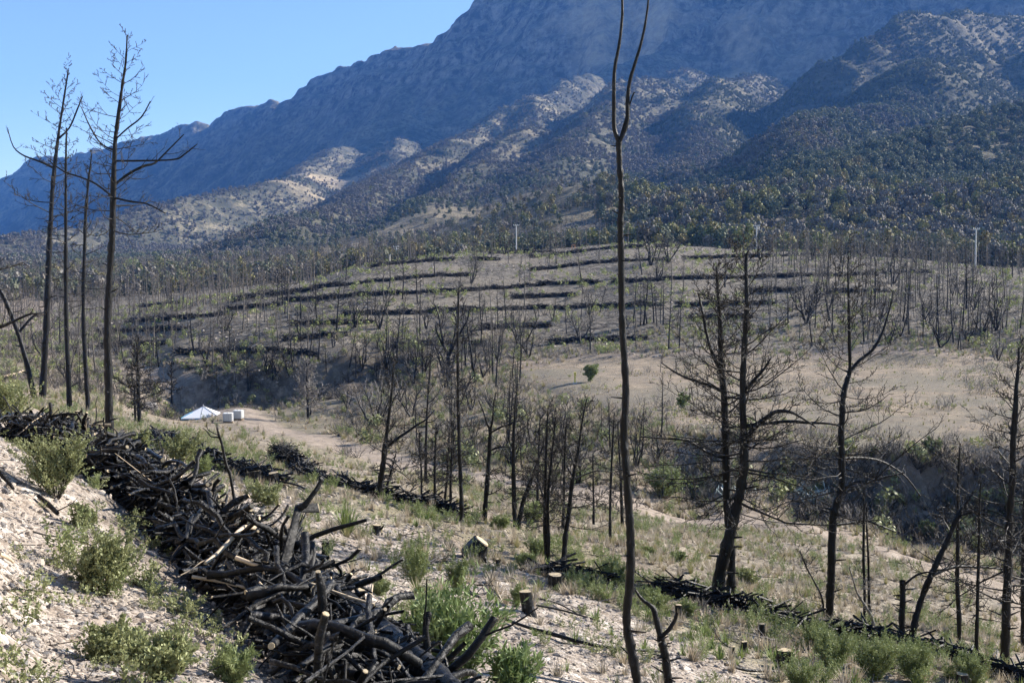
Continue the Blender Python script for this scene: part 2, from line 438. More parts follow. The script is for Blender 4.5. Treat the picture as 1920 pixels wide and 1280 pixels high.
# ---------------------------------------------------------------- materials
class Mat:
    def __init__(s, name, rough=.85, spec=.3):
        s.m = bpy.data.materials.new(name); s.m.use_nodes = True
        s.t = s.m.node_tree; s.N = s.t.nodes; s.N.clear()
        s.out = s.N.new('ShaderNodeOutputMaterial'); s.b = s.N.new('ShaderNodeBsdfPrincipled')
        s.b.inputs['Roughness'].default_value = rough
        s.b.inputs['Specular IOR Level'].default_value = spec
        s.t.links.new(s.b.outputs[0], s.out.inputs['Surface'])
    def lk(s, a, b): s.t.links.new(a, b)
    def coord(s, kind='Object'):
        return s.N.new('ShaderNodeTexCoord').outputs[kind]
    def geo(s, k='Position'): return s.N.new('ShaderNodeNewGeometry').outputs[k]
    def noise(s, scale, vec=None, detail=4, rough=.55, dist=0, out='Fac'):
        n = s.N.new('ShaderNodeTexNoise'); n.inputs['Scale'].default_value = scale
        n.inputs['Detail'].default_value = detail; n.inputs['Roughness'].default_value = rough; n.inputs['Distortion'].default_value = dist
        s.lk(vec if vec is not None else s.geo(), n.inputs['Vector']); return n.outputs[out]
    def vor(s, scale, vec=None, feat='F1', out='Distance'):
        n = s.N.new('ShaderNodeTexVoronoi'); n.feature = feat; n.inputs['Scale'].default_value = scale
        s.lk(vec if vec is not None else s.geo(), n.inputs['Vector']); return n.outputs[out]
    def ramp(s, fac, stops, interp='LINEAR'):
        n = s.N.new('ShaderNodeValToRGB'); cr = n.color_ramp; cr.interpolation = interp
        while len(cr.elements) > 1: cr.elements.remove(cr.elements[-1])
        cr.elements[0].position = stops[0][0]; cr.elements[0].color = col4(stops[0][1])
        for p, c in stops[1:]:
            e = cr.elements.new(p); e.color = col4(c)
        s.lk(fac, n.inputs[0]); return n.outputs[0]
    def mix(s, f, a, b, mode='MIX'):
        n = s.N.new('ShaderNodeMix'); n.data_type = 'RGBA'; n.blend_type = mode; n.clamp_factor = True
        for sock, v in ((n.inputs[0], f), (n.inputs[6], a), (n.inputs[7], b)):
            if isinstance(v, (int, float)): sock.default_value = v
            elif isinstance(v, tuple): sock.default_value = col4(v)
            else: s.lk(v, sock)
        return n.outputs[2]
    def math(s, op, a, b=0.0, c=None, clamp=False):
        n = s.N.new('ShaderNodeMath'); n.operation = op; n.use_clamp = clamp
        for i, v in enumerate((a, b, c)):
            if v is None: continue
            if isinstance(v, (int, float)): n.inputs[i].default_value = v
            else: s.lk(v, n.inputs[i])
        return n.outputs[0]
    def att(s, name):
        n = s.N.new('ShaderNodeAttribute'); n.attribute_name = name; return n.outputs['Fac']
    def rand(s): return s.N.new('ShaderNodeObjectInfo').outputs['Random']
    def bump(s, h, strength=.4, dist=.05):
        n = s.N.new('ShaderNodeBump'); n.inputs['Strength'].default_value = strength; n.inputs['Distance'].default_value = dist
        s.lk(h, n.inputs['Height']); s.lk(n.outputs[0], s.b.inputs['Normal'])
    def color(s, c):
        if isinstance(c, tuple): s.b.inputs['Base Color'].default_value = col4(c)
        else: s.lk(c, s.b.inputs['Base Color'])
        return s
def col4(c):
    if isinstance(c, (int, float)): return (c, c, c, 1)
    return (c[0], c[1], c[2], 1)
# ---------------------------------------------------------------- ground materials
def mat_ground():
    m = Mat('hillside_ground', .95, .15)
    pos = m.geo()
    big = m.noise(.35, pos, 4, .6); mid = m.noise(2.3, pos, 5, .65); fine = m.noise(14, pos, 4, .7)
    st = m.vor(9, pos, 'F1', 'Color'); sd = m.vor(9, pos, 'F1', 'Distance')
    st2 = m.vor(26, pos, 'F1', 'Color')
    sep = m.N.new('ShaderNodeSeparateColor'); m.lk(st, sep.inputs[0])
    sep2 = m.N.new('ShaderNodeSeparateColor'); m.lk(st2, sep2.inputs[0])
    gravel = m.ramp(sep.outputs[0], [(0, (.17, .135, .105)), (.35, (.31, .265, .222)), (.75, (.45, .395, .34)), (1, (.62, .57, .51))])
    gravel2 = m.ramp(sep2.outputs[0], [(0, (.15, .12, .095)), (.5, (.33, .283, .237)), (1, (.54, .48, .42))])
    grav = m.mix(m.math('GREATER_THAN', sep.outputs[1], .55), gravel2, gravel)
    grav = m.mix(m.math('MULTIPLY', m.ramp(mid, [(.45, 0), (.62, 1)]), .55), grav, (.27, .215, .17))
    # valley soil with litter: grey brown
    soil = m.ramp(mid, [(.3, (.12, .095, .075)), (.5, (.24, .19, .145)), (.7, (.36, .29, .225))])
    soil = m.mix(m.ramp(fine, [(.4, 0), (.7, .5)]), soil, (.33, .29, .24))
    # terraced hill: ash grey with pale stones
    ash = m.ramp(m.noise(.9, pos, 6, .75), [(.42, (.032, .029, .026)), (.5, (.105, .095, .078)), (.60, (.26, .232, .19))])
    ash = m.mix(m.ramp(m.noise(.06, pos, 4, .6), [(.42, 0), (.6, .6)]), ash, (.26, .225, .175))
    ash = m.mix(m.ramp(m.vor(1.7, pos), [(.0, 1), (.13, 0)]), ash, (.38, .36, .33))
    field = m.ramp(m.noise(.28, pos, 9, .82), [(.38, (.20, .16, .115)), (.5, (.31, .245, .175)), (.62, (.44, .35, .25))])
    field = m.mix(m.ramp(m.noise(.09, pos, 3, .6), [(.42, 0), (.58, .85)]), field, (.20, .18, .135))
    field = m.mix(m.ramp(m.noise(1.6, pos, 5, .8), [(.5, 0), (.6, .75)]), field, (.13, .115, .085))
    field = m.mix(m.ramp(m.noise(.05, pos, 6, .75, 1.5), [(.5, 0), (.6, .6)]), field, (.24, .205, .16))
    field = m.mix(m.ramp(m.vor(.9, pos), [(.0, .8), (.12, 0)]), field, (.46, .42, .36))
    road = m.ramp(m.noise(1.2, pos, 6, .75), [(.38, (.20, .165, .13)), (.5, (.30, .245, .195)), (.62, (.38, .32, .26))])
    grass = m.ramp(m.noise(3.5, pos, 5, .75), [(.3, (.10, .105, .05)), (.5, (.19, .175, .095)), (.7, (.30, .26, .165))])
    straw = m.ramp(m.noise(1.8, pos, 6, .75), [(.40, (.13, .11, .085)), (.5, (.22, .187, .142)), (.60, (.34, .295, .225))])
    def msk(a, w=.35):
        n = m.math('SUBTRACT', m.noise(.8, pos, 5, .7), .5)
        return m.ramp(m.math('ADD', m.att(a), m.math('MULTIPLY', n, 1.6)), [(.5 - w, 0), (.5 + w, 1)])
    c = m.mix(msk('gravel', .2), soil, grav)
    c = m.mix(msk('ash', .25), c, ash)
    c = m.mix(msk('straw', .25), c, straw)
    c = m.mix(msk('green', .3), c, grass)
    c = m.mix(msk('field', .12), c, field)
    c = m.mix(msk('road', .45), c, road)
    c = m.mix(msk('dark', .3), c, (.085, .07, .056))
    c = m.mix(m.math('MULTIPLY', m.ramp(big, [(.4, 0), (.6, 1)]), .22), c, (.13, .105, .085))
    m.color(c)
    h = m.math('ADD', m.math('MULTIPLY', m.vor(9, pos), -.6), m.math('ADD', m.math('MULTIPLY', m.vor(26, pos), -.25), m.math('MULTIPLY', m.noise(6, pos, 5, .7), .8)))
    m.bump(h, .7, .09)
    return m.m
def mat_mountain():
    m = Mat('mountain_rock', .95, .1)
    pos = m.geo()
    n1 = m.noise(.012, pos, 8, .68); n2 = m.noise(.05, pos, 6, .7); n3 = m.noise(.004, pos, 4, .6)
    rock = m.ramp(n2, [(.42, (.022, .02, .02)), (.5, (.075, .069, .06)), (.57, (.26, .235, .195))])
    # vertical streaks on cliffs
    sc = m.N.new('ShaderNodeMapping'); sc.inputs['Scale'].default_value = (1, 1, .18); m.lk(pos, sc.inputs[0])
    rock = m.mix(.5, rock, m.ramp(m.noise(.03, sc.outputs[0], 6, .7), [(.45, (.025, .023, .022)), (.56, (.28, .25, .21))]))
    scrub = m.ramp(n1, [(.38, (.06, .06, .045)), (.5, (.14, .13, .095)), (.62, (.29, .25, .17))])
    scrub = m.mix(m.ramp(m.noise(.09, pos, 5, .75), [(.45, 0), (.62, 1)]), scrub, (.05, .058, .04))
    tan = m.ramp(n2, [(.3, (.26, .21, .14)), (.7, (.48, .39, .26))])
    c = m.mix(m.att('rock'), scrub, rock)
    c = m.mix(m.math('MULTIPLY', m.att('tan'), m.ramp(n1, [(.38, .25), (.56, 1)])), c, tan)
    c = m.mix(m.math('MULTIPLY', m.att('wood'), m.ramp(m.noise(.06, pos, 5, .7), [(.4, .75), (.62, .15)])), c, (.06, .062, .045))
    m.color(c)
    m.bump(m.math('ADD', m.noise(.03, pos, 8, .72), m.math('MULTIPLY', m.noise(.15, pos, 6, .7), .35)), .6, 9)
    return m.m
MG, MM = mat_ground(), mat_mountain()

def polar_sheet(name, az, dd, mat, kind_attrs):
    A, D = np.meshgrid(az, dd)
    X = D * np.sin(A); Y = D * np.cos(A)
    Z = gz(X.ravel(), Y.ravel()).reshape(X.shape)
    n, k = A.shape
    i = np.arange(n - 1)[:, None] * k; j = np.arange(k - 1)[None]
    F = np.stack([i + j, i + j + 1, i + k + j + 1, i + k + j], -1).reshape(-1, 4)
    me = fast_mesh(name, np.c_[X.ravel(), Y.ravel(), Z.ravel()], np.zeros((0, 3), int), F, mat)
    o = bpy.data.objects.new(name, me); COL.objects.link(o)
    kind_attrs(me, X, Y, Z)
    o['kind'] = 'structure'
    return o

az_in = np.linspace(-.44, .44, 620)
az = np.concatenate([np.linspace(-1.35, -.46, 34), az_in, np.linspace(.46, 1.35, 34)])
dd = np.concatenate([np.exp(np.linspace(math.log(.7), math.log(9), 90)), np.exp(np.linspace(math.log(9), math.log(120), 300))[1:], np.exp(np.linspace(math.log(120), math.log(600), 210))[1:]])
_green_poly = [(300, 800), (520, 850), (700, 935), (1000, 985), (1250, 1090), (1560, 1165), (1920, 1240), (1920, 1290), (1450, 1290), (1250, 1180), (1000, 1080), (850, 1010), (640, 965), (430, 900), (280, 840)]
_straw_poly = [(380, 800), (560, 835), (760, 880), (1000, 930), (1300, 980), (1560, 1010), (1700, 1060), (1900, 1130), (1900, 1230), (1560, 1150), (1250, 1075), (1000, 975), (720, 925), (540, 850), (420, 840)]
def ground_attrs(me, X, Y, Z):
    x, y, z = X.ravel(), Y.ravel(), Z.ravel()
    d = np.hypot(x, y); px, py = pix(x, np.maximum(y, .3), z)
    s = .82 * x + .57 * y
    near = d < 90
    attr(me, 'road', 1 - smooth(1.8, 3.4, seg_dist(x, y, _road)) )
    attr(me, 'field', np.maximum(field_mask(x, y), 0) + (1 - smooth(0, 12, seg_dist(x, y, [wpt(330, 170), wpt(420, 150), wpt(300, 150)]))) * .8)
    attr(me, 'gravel', np.where(s < 11, 1, 1 - smooth(11, 18, s)) * (d < 70))
    hill = smooth(178, 190, d) * (px > 100) + ((px < 820) & (d > 150) & (d < 182)) * .4
    attr(me, 'ash', np.clip(hill, 0, 1))
    g = in_poly(px, py, _green_poly) & near
    st = (in_poly(px, py, _straw_poly) & (d > 28) & (d < 130)) | ((px < 620) & (d > 70) & (d < 165) & (py > 770))
    attr(me, 'green', np.where(g, .5, 0) + np.where((d > 90) & (d < 175) & (px < 1250) & (px > 520) & (py < 880), .4, 0))
    attr(me, 'straw', np.where(st, .75, 0) + np.where((d > 24) & (d < 75) & (px > 900), .35, 0))
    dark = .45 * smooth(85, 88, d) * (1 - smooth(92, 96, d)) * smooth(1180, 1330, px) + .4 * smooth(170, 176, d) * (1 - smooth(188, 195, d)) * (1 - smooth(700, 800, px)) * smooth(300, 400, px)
    dark = dark + .62 * (1 - smooth(.5, 1.5, seg_dist(x + .45, y + .2, [wpt(*p) for p in ((1080, 7.3), (900, 8.0), (760, 9.3), (600, 11.3), (440, 14.0), (300, 17.5), (200, 20.4), (55, 24.8))])))  # soil darkened on the pile's shaded side: painted shadow together with charcoal litter
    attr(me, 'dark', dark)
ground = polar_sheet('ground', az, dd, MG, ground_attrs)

az2 = np.concatenate([np.linspace(-1.35, -.46, 40), np.linspace(-.45, .45, 760), np.linspace(.46, 1.35, 40)])
dd2 = np.concatenate([np.linspace(600, 1400, 170), np.linspace(1400, 2600, 170)[1:], np.linspace(2600, 5600, 330)[1:], np.linspace(5600, 7600, 20)[1:]])
def mt_attrs(me, X, Y, Z):
    gy, gx = np.gradient(Z); 
    dr = np.hypot(np.gradient(X, axis=0), np.gradient(Y, axis=0)); da = np.hypot(np.gradient(X, axis=1), np.gradient(Y, axis=1))
    sl = np.hypot(gy / dr, gx / da).ravel()
    x, y, z = X.ravel(), Y.ravel(), Z.ravel(); d = np.hypot(x, y); px, py = pix(x, y, z)
    hi = smooth(260, 520, z)
    attr(me, 'rock', np.clip(smooth(.75, 1.3, sl) * .8 * (.3 + .7 * hi) + smooth(420, 650, z) * .5, 0, 1))
    nn = fbm(x / 300, y / 300, 4, 77)
    attr(me, 'tan', np.clip(smooth(.45, .62, nn) * (1 - smooth(3200, 3900, d)) * (1 - .7 * smooth(1350, 1500, px)) , 0, 1))
    attr(me, 'wood', np.clip(1 - smooth(1200, 2400, d) + .5 * smooth(1300, 1500, px), 0, 1))
mountain = polar_sheet('mountain', az2, dd2, MM, mt_attrs)

# the air of the valley: one closed box of thin haze
def haze():
    x0, x1, y0, y1, z0, z1 = -9500, 9500, -400, 8200, -60, 1180
    v = [(x, y, z) for x in (x0, x1) for y in (y0, y1) for z in (z0, z1)]
    f = [(0, 1, 3, 2), (4, 6, 7, 5), (0, 4, 5, 1), (2, 3, 7, 6), (0, 2, 6, 4), (1, 5, 7, 3)]
    me = bpy.data.meshes.new('haze'); me.from_pydata(v, [], f)
    o = bpy.data.objects.new('haze', me); COL.objects.link(o); o['kind'] = 'stuff'; o['label'] = 'thin blue air lying over the valley and the mountain'
    m = bpy.data.materials.new('haze'); m.use_nodes = True; N = m.node_tree.nodes; N.clear()
    out = N.new('ShaderNodeOutputMaterial'); pv = N.new('ShaderNodeVolumePrincipled')
    pv.inputs['Color'].default_value = (.12, .36, 1.0, 1); pv.inputs['Density'].default_value = 0.000064; pv.inputs['Anisotropy'].default_value = .1
    m.node_tree.links.new(pv.outputs[0], out.inputs['Volume'])
    me.materials.append(m)
haze()
# ---------------------------------------------------------------- plant materials
def mat_char(name, base=(.018, .016, .015), pale=(.16, .145, .13), amt=(.55, .8), bump=.5, sc=1.0, rough=.6):
    m = Mat(name, rough, .22)
    p = m.coord('Object')
    mp = m.N.new('ShaderNodeMapping'); mp.inputs['Scale'].default_value = (1, 1, .3); m.lk(p, mp.inputs[0])
    n = m.noise(22 * sc, mp.outputs[0], 5, .7); n2 = m.noise(5 * sc, p, 4, .6)
    c = m.mix(m.ramp(n, [(amt[0], 0), (amt[1], 1)]), base, pale)
    c = m.mix(m.ramp(n2, [(.5, 0), (.75, .6)]), c, tuple(min(1, b * 1.9 + .003) for b in base))
    m.color(c)
    if bump:
        m.bump(m.math('ADD', n, m.math('MULTIPLY', m.vor(16 * sc, mp.outputs[0]), -.8)), bump, .02)
    return m.m
M_CHAR = mat_char('charred_bark', (.0075, .0072, .0075), (.085, .08, .078), (.57, .84), .8, 1, .5)
M_CHARB = mat_char('charred_bark_scaly', (.010, .0098, .010), (.19, .182, .178), (.54, .80), 1.0, .9, .38)
M_TWIG = mat_char('burnt_twigs', (.018, .016, .0145), (.10, .09, .08), (.52, .82), 0)
M_GREYTWIG = mat_char('ash_grey_twigs', (.16, .145, .13), (.34, .31, .28), (.45, .75), 0)
M_PALE = mat_char('stripped_pale_wood', (.50, .40, .28), (.20, .15, .10), (.55, .8), .2)
M_FARTWIG = mat_char('far_burnt_twigs', (.085, .073, .062), (.17, .148, .125), (.4, .7), 0)
def mat_cut():
    m = Mat('sawn_wood_face', .7, .2)
    p = m.coord('Generated')
    w = m.N.new('ShaderNodeTexWave'); w.wave_type = 'RINGS'; w.rings_direction = 'SPHERICAL'; w.inputs['Scale'].default_value = 3; w.inputs['Distortion'].default_value = 2
    mp = m.N.new('ShaderNodeMapping'); mp.inputs['Location'].default_value = (-.5, -.5, -.5); m.lk(p, mp.inputs[0]); m.lk(mp.outputs[0], w.inputs['Vector'])
    c = m.mix(w.outputs['Fac'], (.44, .34, .20), (.60, .50, .34))
    c = m.mix(m.ramp(m.noise(18, m.geo(), 4, .7), [(.45, 0), (.65, .75)]), c, (.27, .22, .17))
    m.color(c); return m.m
M_CUT = mat_cut()
def mat_leaf(name, a, b, c=None, rough=.55, trans=.25, sc=.9):
    m = Mat(name, rough, .3)
    n = m.noise(sc * 6, m.geo(), 2, .5)
    oi = m.rand()
    col = m.mix(m.ramp(n, [(.35, 0), (.65, 1)]), a, b)
    if c: col = m.mix(m.math('MULTIPLY', oi, .8), col, c)
    m.color(col)
    if trans:
        t = m.N.new('ShaderNodeBsdfTranslucent'); m.lk(col, t.inputs[0])
        mx = m.N.new('ShaderNodeMixShader'); mx.inputs[0].default_value = trans
        m.lk(m.b.outputs[0], mx.inputs[1]); m.lk(t.outputs[0], mx.inputs[2]); m.lk(mx.outputs[0], m.out.inputs['Surface'])
    return m.m
M_BROOM = mat_leaf('feathery_green_leaf', (.14, .175, .065), (.27, .31, .135))
M_OLIVE = mat_leaf('small_grey_green_leaf', (.17, .19, .085), (.33, .35, .17))
M_LANCE = mat_leaf('lance_leaf', (.10, .155, .045), (.24, .30, .13))
M_GRASSG = mat_leaf('green_grass_blade', (.12, .175, .05), (.24, .29, .10))
M_STRAW = mat_leaf('dry_grass_blade', (.34, .28, .19), (.52, .44, .33), (.40, .36, .30))
M_STRAWY = mat_leaf('yellow_grass_blade', (.26, .24, .11), (.40, .35, .18), (.22, .23, .10))
M_PINE = mat_leaf('far_evergreen_crown', (.06, .077, .048), (.13, .15, .095), (.15, .155, .095), .8, .1, .12)
M_YELL = mat_leaf('yellowing_crown', (.13, .15, .05), (.25, .25, .09), (.20, .15, .07), .8, .1, .12)
M_GREYCR = mat_leaf('leafless_grey_crown', (.13, .12, .105), (.22, .20, .175), (.17, .15, .12), .9, 0, .12)
M_DARKSH = mat_leaf('dark_scrub_leaf', (.035, .04, .022), (.07, .075, .04), (.06, .05, .035), .8, .1, .3)

# ---------------------------------------------------------------- geometry of growth
def curve(p0, d, L, n, up=0.0, wig=0.15, R_=rng, sag=0.0):
    """a bending limb: starts along d and turns upward by `up`"""
    p = np.zeros((n + 1, 3)); p[0] = p0; d = np.array(d, float); d /= np.linalg.norm(d); st = L / n
    for i in range(n):
        d = d + np.array([R_.normal() * wig, R_.normal() * wig, R_.normal() * wig * .6 + up / n - sag * (1 - i / n) / n])
        d /= np.linalg.norm(d); p[i + 1] = p[i] + d * st
    return p

def twigs(acc, P, L, r, num, lev, up=.6, R_=rng, spread=.9, k=3, wig=.18, t0=.2):
    r = max(r, getattr(acc, 'rmin', 0.0))
    """side shoots along a limb, recursively"""
    n = len(P) - 1
    for q in range(num):
        t = t0 + (1 - t0) * (q + R_.random()) / num
        i = min(int(t * n), n - 1); f = t * n - i
        p = P[i] * (1 - f) + P[i + 1] * f
        T = P[i + 1] - P[i]; T = T / (np.linalg.norm(T) + 1e-9)
        v = R_.normal(size=3); v -= T * v.dot(T); v /= (np.linalg.norm(v) + 1e-9)
        d = T * R_.uniform(.4, 1.0) + v * spread
        l = L * R_.uniform(.45, 1.0) * (1.1 - .6 * t)
        ns = 3 if lev > 0 else 2
        Q = curve(p, d, l, ns, up, wig, R_)
        acc.tube(Q, np.linspace(r, r * .35, ns + 1), k)
        if lev > 0: twigs(acc, Q, l * .5, r * .55, max(2, int(num * .55)), lev - 1, up, R_, spread, 3, wig)

def trunk_path(H, lean=(0, 0), wob=.03, n=12, R_=rng):
    t = np.linspace(0, 1, n + 1)
    a, b = R_.random(2) * 6; w = H * wob
    x = lean[0] * H * t + w * (np.sin(t * 5 + a) - math.sin(a)) * .5 + np.cumsum(R_.normal(size=n + 1)) * w * .10
    y = lean[1] * H * t + w * (np.sin(t * 4 + b) - math.sin(b)) * .5
    x -= x[0]; y -= y[0]
    return np.c_[x, y, H * t]

def conifer(H, r, R_, nb=26, bl=.26, t0=.35, twn=5, lev=1, path=None, k=8, rtop=.18, up=.9, low=-.1, rk=.22, bend=1.0, prof=None):
    """burnt pine: straight trunk with limbs that sweep out and turn up; returns trunk Acc, crown Acc"""
    tr, cr = Acc(), Acc()
    P = path if path is not None else trunk_path(H, (R_.normal() * .02, R_.normal() * .02), .02, 12, R_)
    n = len(P) - 1; t = np.linspace(0, 1, n + 1)
    rad = r * (1 - (1 - rtop) * t ** .9); rad[0] *= 1.25
    PP = P.copy(); PP[0, 2] -= .25
    tr.tube(PP, rad, k, jag=.12)
    for q in range(nb):
        tt = t0 + (1 - t0) * (q + R_.random() * .9) / nb
        i = min(int(tt * n), n - 1); f = tt * n - i
        p = P[i] * (1 - f) + P[i + 1] * f
        az_ = q * 2.399 + R_.normal() * .4
        rel = (tt - t0) / (1 - t0)
        shape = (.55 + .9 * rel * 1.6 * (1 - rel) * 1.2) * (1 - .62 * rel ** 1.5) if prof is None else prof(rel)
        L = bl * H * shape * R_.uniform(.55, 1.15)
        el = low + .9 * rel + R_.normal() * .18
        d = np.array([math.cos(az_) * math.cos(el), math.sin(az_) * math.cos(el), math.sin(el)])
        ns = 5
        Q = curve(p, d, L, ns, up * bend * R_.uniform(.4, 1.3), .16, R_, .3)
        rb = max(r * rk * (1.15 - .8 * rel), .006)
        cr.tube(Q, np.linspace(rb, rb * .3, ns + 1), 4)
        twigs(cr, Q, L * .45, rb * .42, twn, lev, .5, R_)
    return tr, cr

def oakish(H, r, R_, nst=3, lev=2, spread=.55, k=6):
    """many-stemmed spreading burnt oak"""
    tr, cr = Acc(), Acc()
    for s_ in range(nst):
        a = s_ * 2 * math.pi / nst + R_.random()
        d = (math.cos(a) * spread, math.sin(a) * spread, 1)
        Q = curve((math.cos(a) * r * .5, math.sin(a) * r * .5, -.15), d, H * R_.uniform(.65, .85), 7, .5, .15, R_)
        tr.tube(Q, np.linspace(r, r * .2, 8), k, jag=.1)
        twigs(cr, Q, H * .48, r * .35, 8, lev, .7, R_, 1.0, 4)
    return tr, cr

def leaf_quads(C_, D_, L_, W_, R_):
    """leaf blades: centre base C_, direction D_, length, width -> verts, quads (diamond)"""
    n = len(C_)
    D_ = D_ / (np.linalg.norm(D_, axis=1)[:, None] + 1e-9)
    v = R_.normal(size=(n, 3)); S = np.cross(D_, v); S /= (np.linalg.norm(S, axis=1)[:, None] + 1e-9)
    L_ = np.broadcast_to(L_, (n,))[:, None]; W_ = np.broadcast_to(W_, (n,))[:, None]
    a = C_; b = C_ + D_ * L_ * .5 + S * W_ * .5; c = C_ + D_ * L_; e = C_ + D_ * L_ * .5 - S * W_ * .5
    V = np.stack([a, b, c, e], 1).reshape(-1, 3)
    return V, np.arange(4 * n).reshape(-1, 4)

def crown_cloud(R_, n=90, sz=.5, rx=1.0, rz=1.3, lumps=7, flat=False):
    """ragged far crown: leaf clumps gathered on lumps, height 0..~2*rz"""
    a = Acc()
    c = []
    for i in range(lumps):
        th = R_.random() * 6.28; q = R_.random() ** .5 * .62
        c.append((math.cos(th) * q * rx, math.sin(th) * q * rx, rz * (.45 + 1.3 * R_.random()) * (1 - .35 * q), R_.uniform(.32, .6)))
    c = np.array(c); k = R_.integers(0, lumps, n)
    v = R_.normal(size=(n, 3)); v /= np.linalg.norm(v, axis=1)[:, None]
    P = c[k, :3] + v * c[k, 3:4] * rx * R_.uniform(.6, 1.05, (n, 1))
    P[:, 2] = np.maximum(P[:, 2], .05)
    nn = v + R_.normal(size=(n, 3)) * .45; nn /= np.linalg.norm(nn, axis=1)[:, None]
    T_ = np.cross(nn, R_.normal(size=(n, 3))); T_ /= np.linalg.norm(T_, axis=1)[:, None]; S_ = np.cross(nn, T_)
    l = (sz * R_.uniform(.5, 1.1, n))[:, None]
    V = np.stack([P - T_ * l * .5, P + S_ * l * .45, P + T_ * l * .5, P - S_ * l * .4], 1).reshape(-1, 3)
    a.add(V, None, np.arange(4 * n).reshape(-1, 4))
    return a

def bush(R_, n_st=14, H=1.0, spread=.7, leaf=.03, lw=.015, per=26, stem_r=.004, up=.3, sub=3, wig=.16, lt0=.15):
    """stems Acc, leaves Acc"""
    st, lf = Acc(), Acc()
    C_, D_ = [], []
    def put(Q, m):
        n = len(Q) - 1
        t = lt0 + (1 - lt0) * R_.random(m); i = np.minimum((t * n).astype(int), n - 1); f = (t * n - i)[:, None]
        C_.append(Q[i] * (1 - f) + Q[i + 1] * f + R_.normal(size=(m, 3)) * leaf * .25)
        T = Q[i + 1] - Q[i]; T = T / np.linalg.norm(T, axis=1)[:, None]
        D_.append(T * .8 + R_.normal(size=(m, 3)) * .75 + np.array([0, 0, .25]))
    for s_ in range(n_st):
        a = R_.random() * 6.28; sp = spread * R_.random() ** .6
        Q = curve((math.cos(a) * .04 * H, math.sin(a) * .04 * H, -.03), (math.cos(a) * sp, math.sin(a) * sp, 1), H * R_.uniform(.6, 1.1), 6, up, wig, R_)
        st.tube(Q, np.linspace(stem_r, stem_r * .4, 7), 3)
        put(Q, per)
        for w_ in range(sub):
            i = R_.integers(2, 6)
            T = Q[i] - Q[i - 1]; d = T / np.linalg.norm(T) + R_.normal(size=3) * .55
            q2 = curve(Q[i], d, H * .4 * R_.uniform(.5, 1), 3, up, wig, R_)
            st.tube(q2, np.linspace(stem_r * .5, stem_r * .25, 4), 3)
            put(q2, int(per * .6))
    C_ = np.vstack(C_); D_ = np.vstack(D_)
    V, F = leaf_quads(C_, D_, leaf * R_.uniform(.6, 1.2, len(C_)), lw * R_.uniform(.7, 1.2, len(C_)), R_)
    lf.add(V, None, F)
    return st, lf

def blades(R_, n=40, H=.5, w=.012, spread=.5, seg=3, droop=.5):
    a = Acc()
    for i in range(n):
        th = R_.random() * 6.28; sp = spread * R_.random()
        L = H * R_.uniform(.5, 1.1)
        Q = curve((math.cos(th) * .06 * H, math.sin(th) * .06 * H, -.02), (math.cos(th) * sp, math.sin(th) * sp, 1), L, seg, -droop * sp, .07, R_)
        side = np.array([-math.sin(th), math.cos(th), 0]) * w * R_.uniform(.6, 1.2)
        ww = np.linspace(1, .1, seg + 1)[:, None]
        V = np.vstack([Q - side * ww, Q + side * ww]); m = seg + 1
        F = [[j, j + 1, m + j + 1, m + j] for j in range(seg)]
        a.add(V, None, F)
    return a

# ---------------------------------------------------------------- placing trees
def place(o, p, rz=0, s=1.0):
    o.location = (float(p[0]), float(p[1]), float(p[2])); o.rotation_euler = (0, 0, rz)
    o.scale = (s, s, s) if np.isscalar(s) else s
    return o
def tree_obj(label, p, tr, cr, mats=(None, None), group=None, name='burnt_tree', cat='tree', branches=()):
    t = empty(name, (0, 0, 0), label=label, cat=cat, group=group)
    place(t, p)
    if isinstance(tr, Acc): tr.obj('trunk', mats[0] or M_CHAR, t)
    else:
        o = bpy.data.objects.new('trunk', tr); COL.objects.link(o); o.parent = t
    if cr is not None:
        if isinstance(cr, Acc):
            if cr.v: cr.obj('crown', mats[1] or M_TWIG, t)
        else:
            o = bpy.data.objects.new('crown', cr); COL.objects.link(o); o.parent = t
    for b, m in branches: b.obj('branch', m, t)
    return t

def pix_path(pts, base, d, jit=0.0, R_=rng):
    """a trunk line read off the photograph, standing in the upright plane at the tree's own distance, with some sway in depth;
    pts: (px, py[, width px]) from the base upward; returns path relative to the base and radii"""
    pts = [(q + (10,))[:3] if len(q) < 3 else q for q in pts]
    q = np.array(pts, float)
    a, sl, hx, hy = ray(q[:, 0], q[:, 1])
    yb = base[1]
    X = hx / hy * yb; Z = sl / hy * yb
    P = np.c_[X - base[0], np.zeros(len(q)), Z - base[2]]
    P[0] = (P[0, 0] * 0, 0, 0)
    if jit: P[1:, 1] += np.cumsum(R_.normal(size=len(q) - 1)) * jit
    dist = math.hypot(base[0], base[1])
    return P, q[:, 2] * dist / FPX * .5
def densify(P, r, m=3):
    n = len(P); t = np.arange(n); tt = np.linspace(0, n - 1, (n - 1) * m + 1)
    # catmull-rom
    out = []
    for u in tt:
        i = min(int(u), n - 2); f = u - i
        p0, p1, p2, p3 = P[max(i - 1, 0)], P[i], P[i + 1], P[min(i + 2, n - 1)]
        out.append(.5 * ((2 * p1) + (-p0 + p2) * f + (2 * p0 - 5 * p1 + 4 * p2 - p3) * f * f + (-p0 + 3 * p1 - 3 * p2 + p3) * f ** 3))
    return np.array(out), np.interp(tt, t, r)

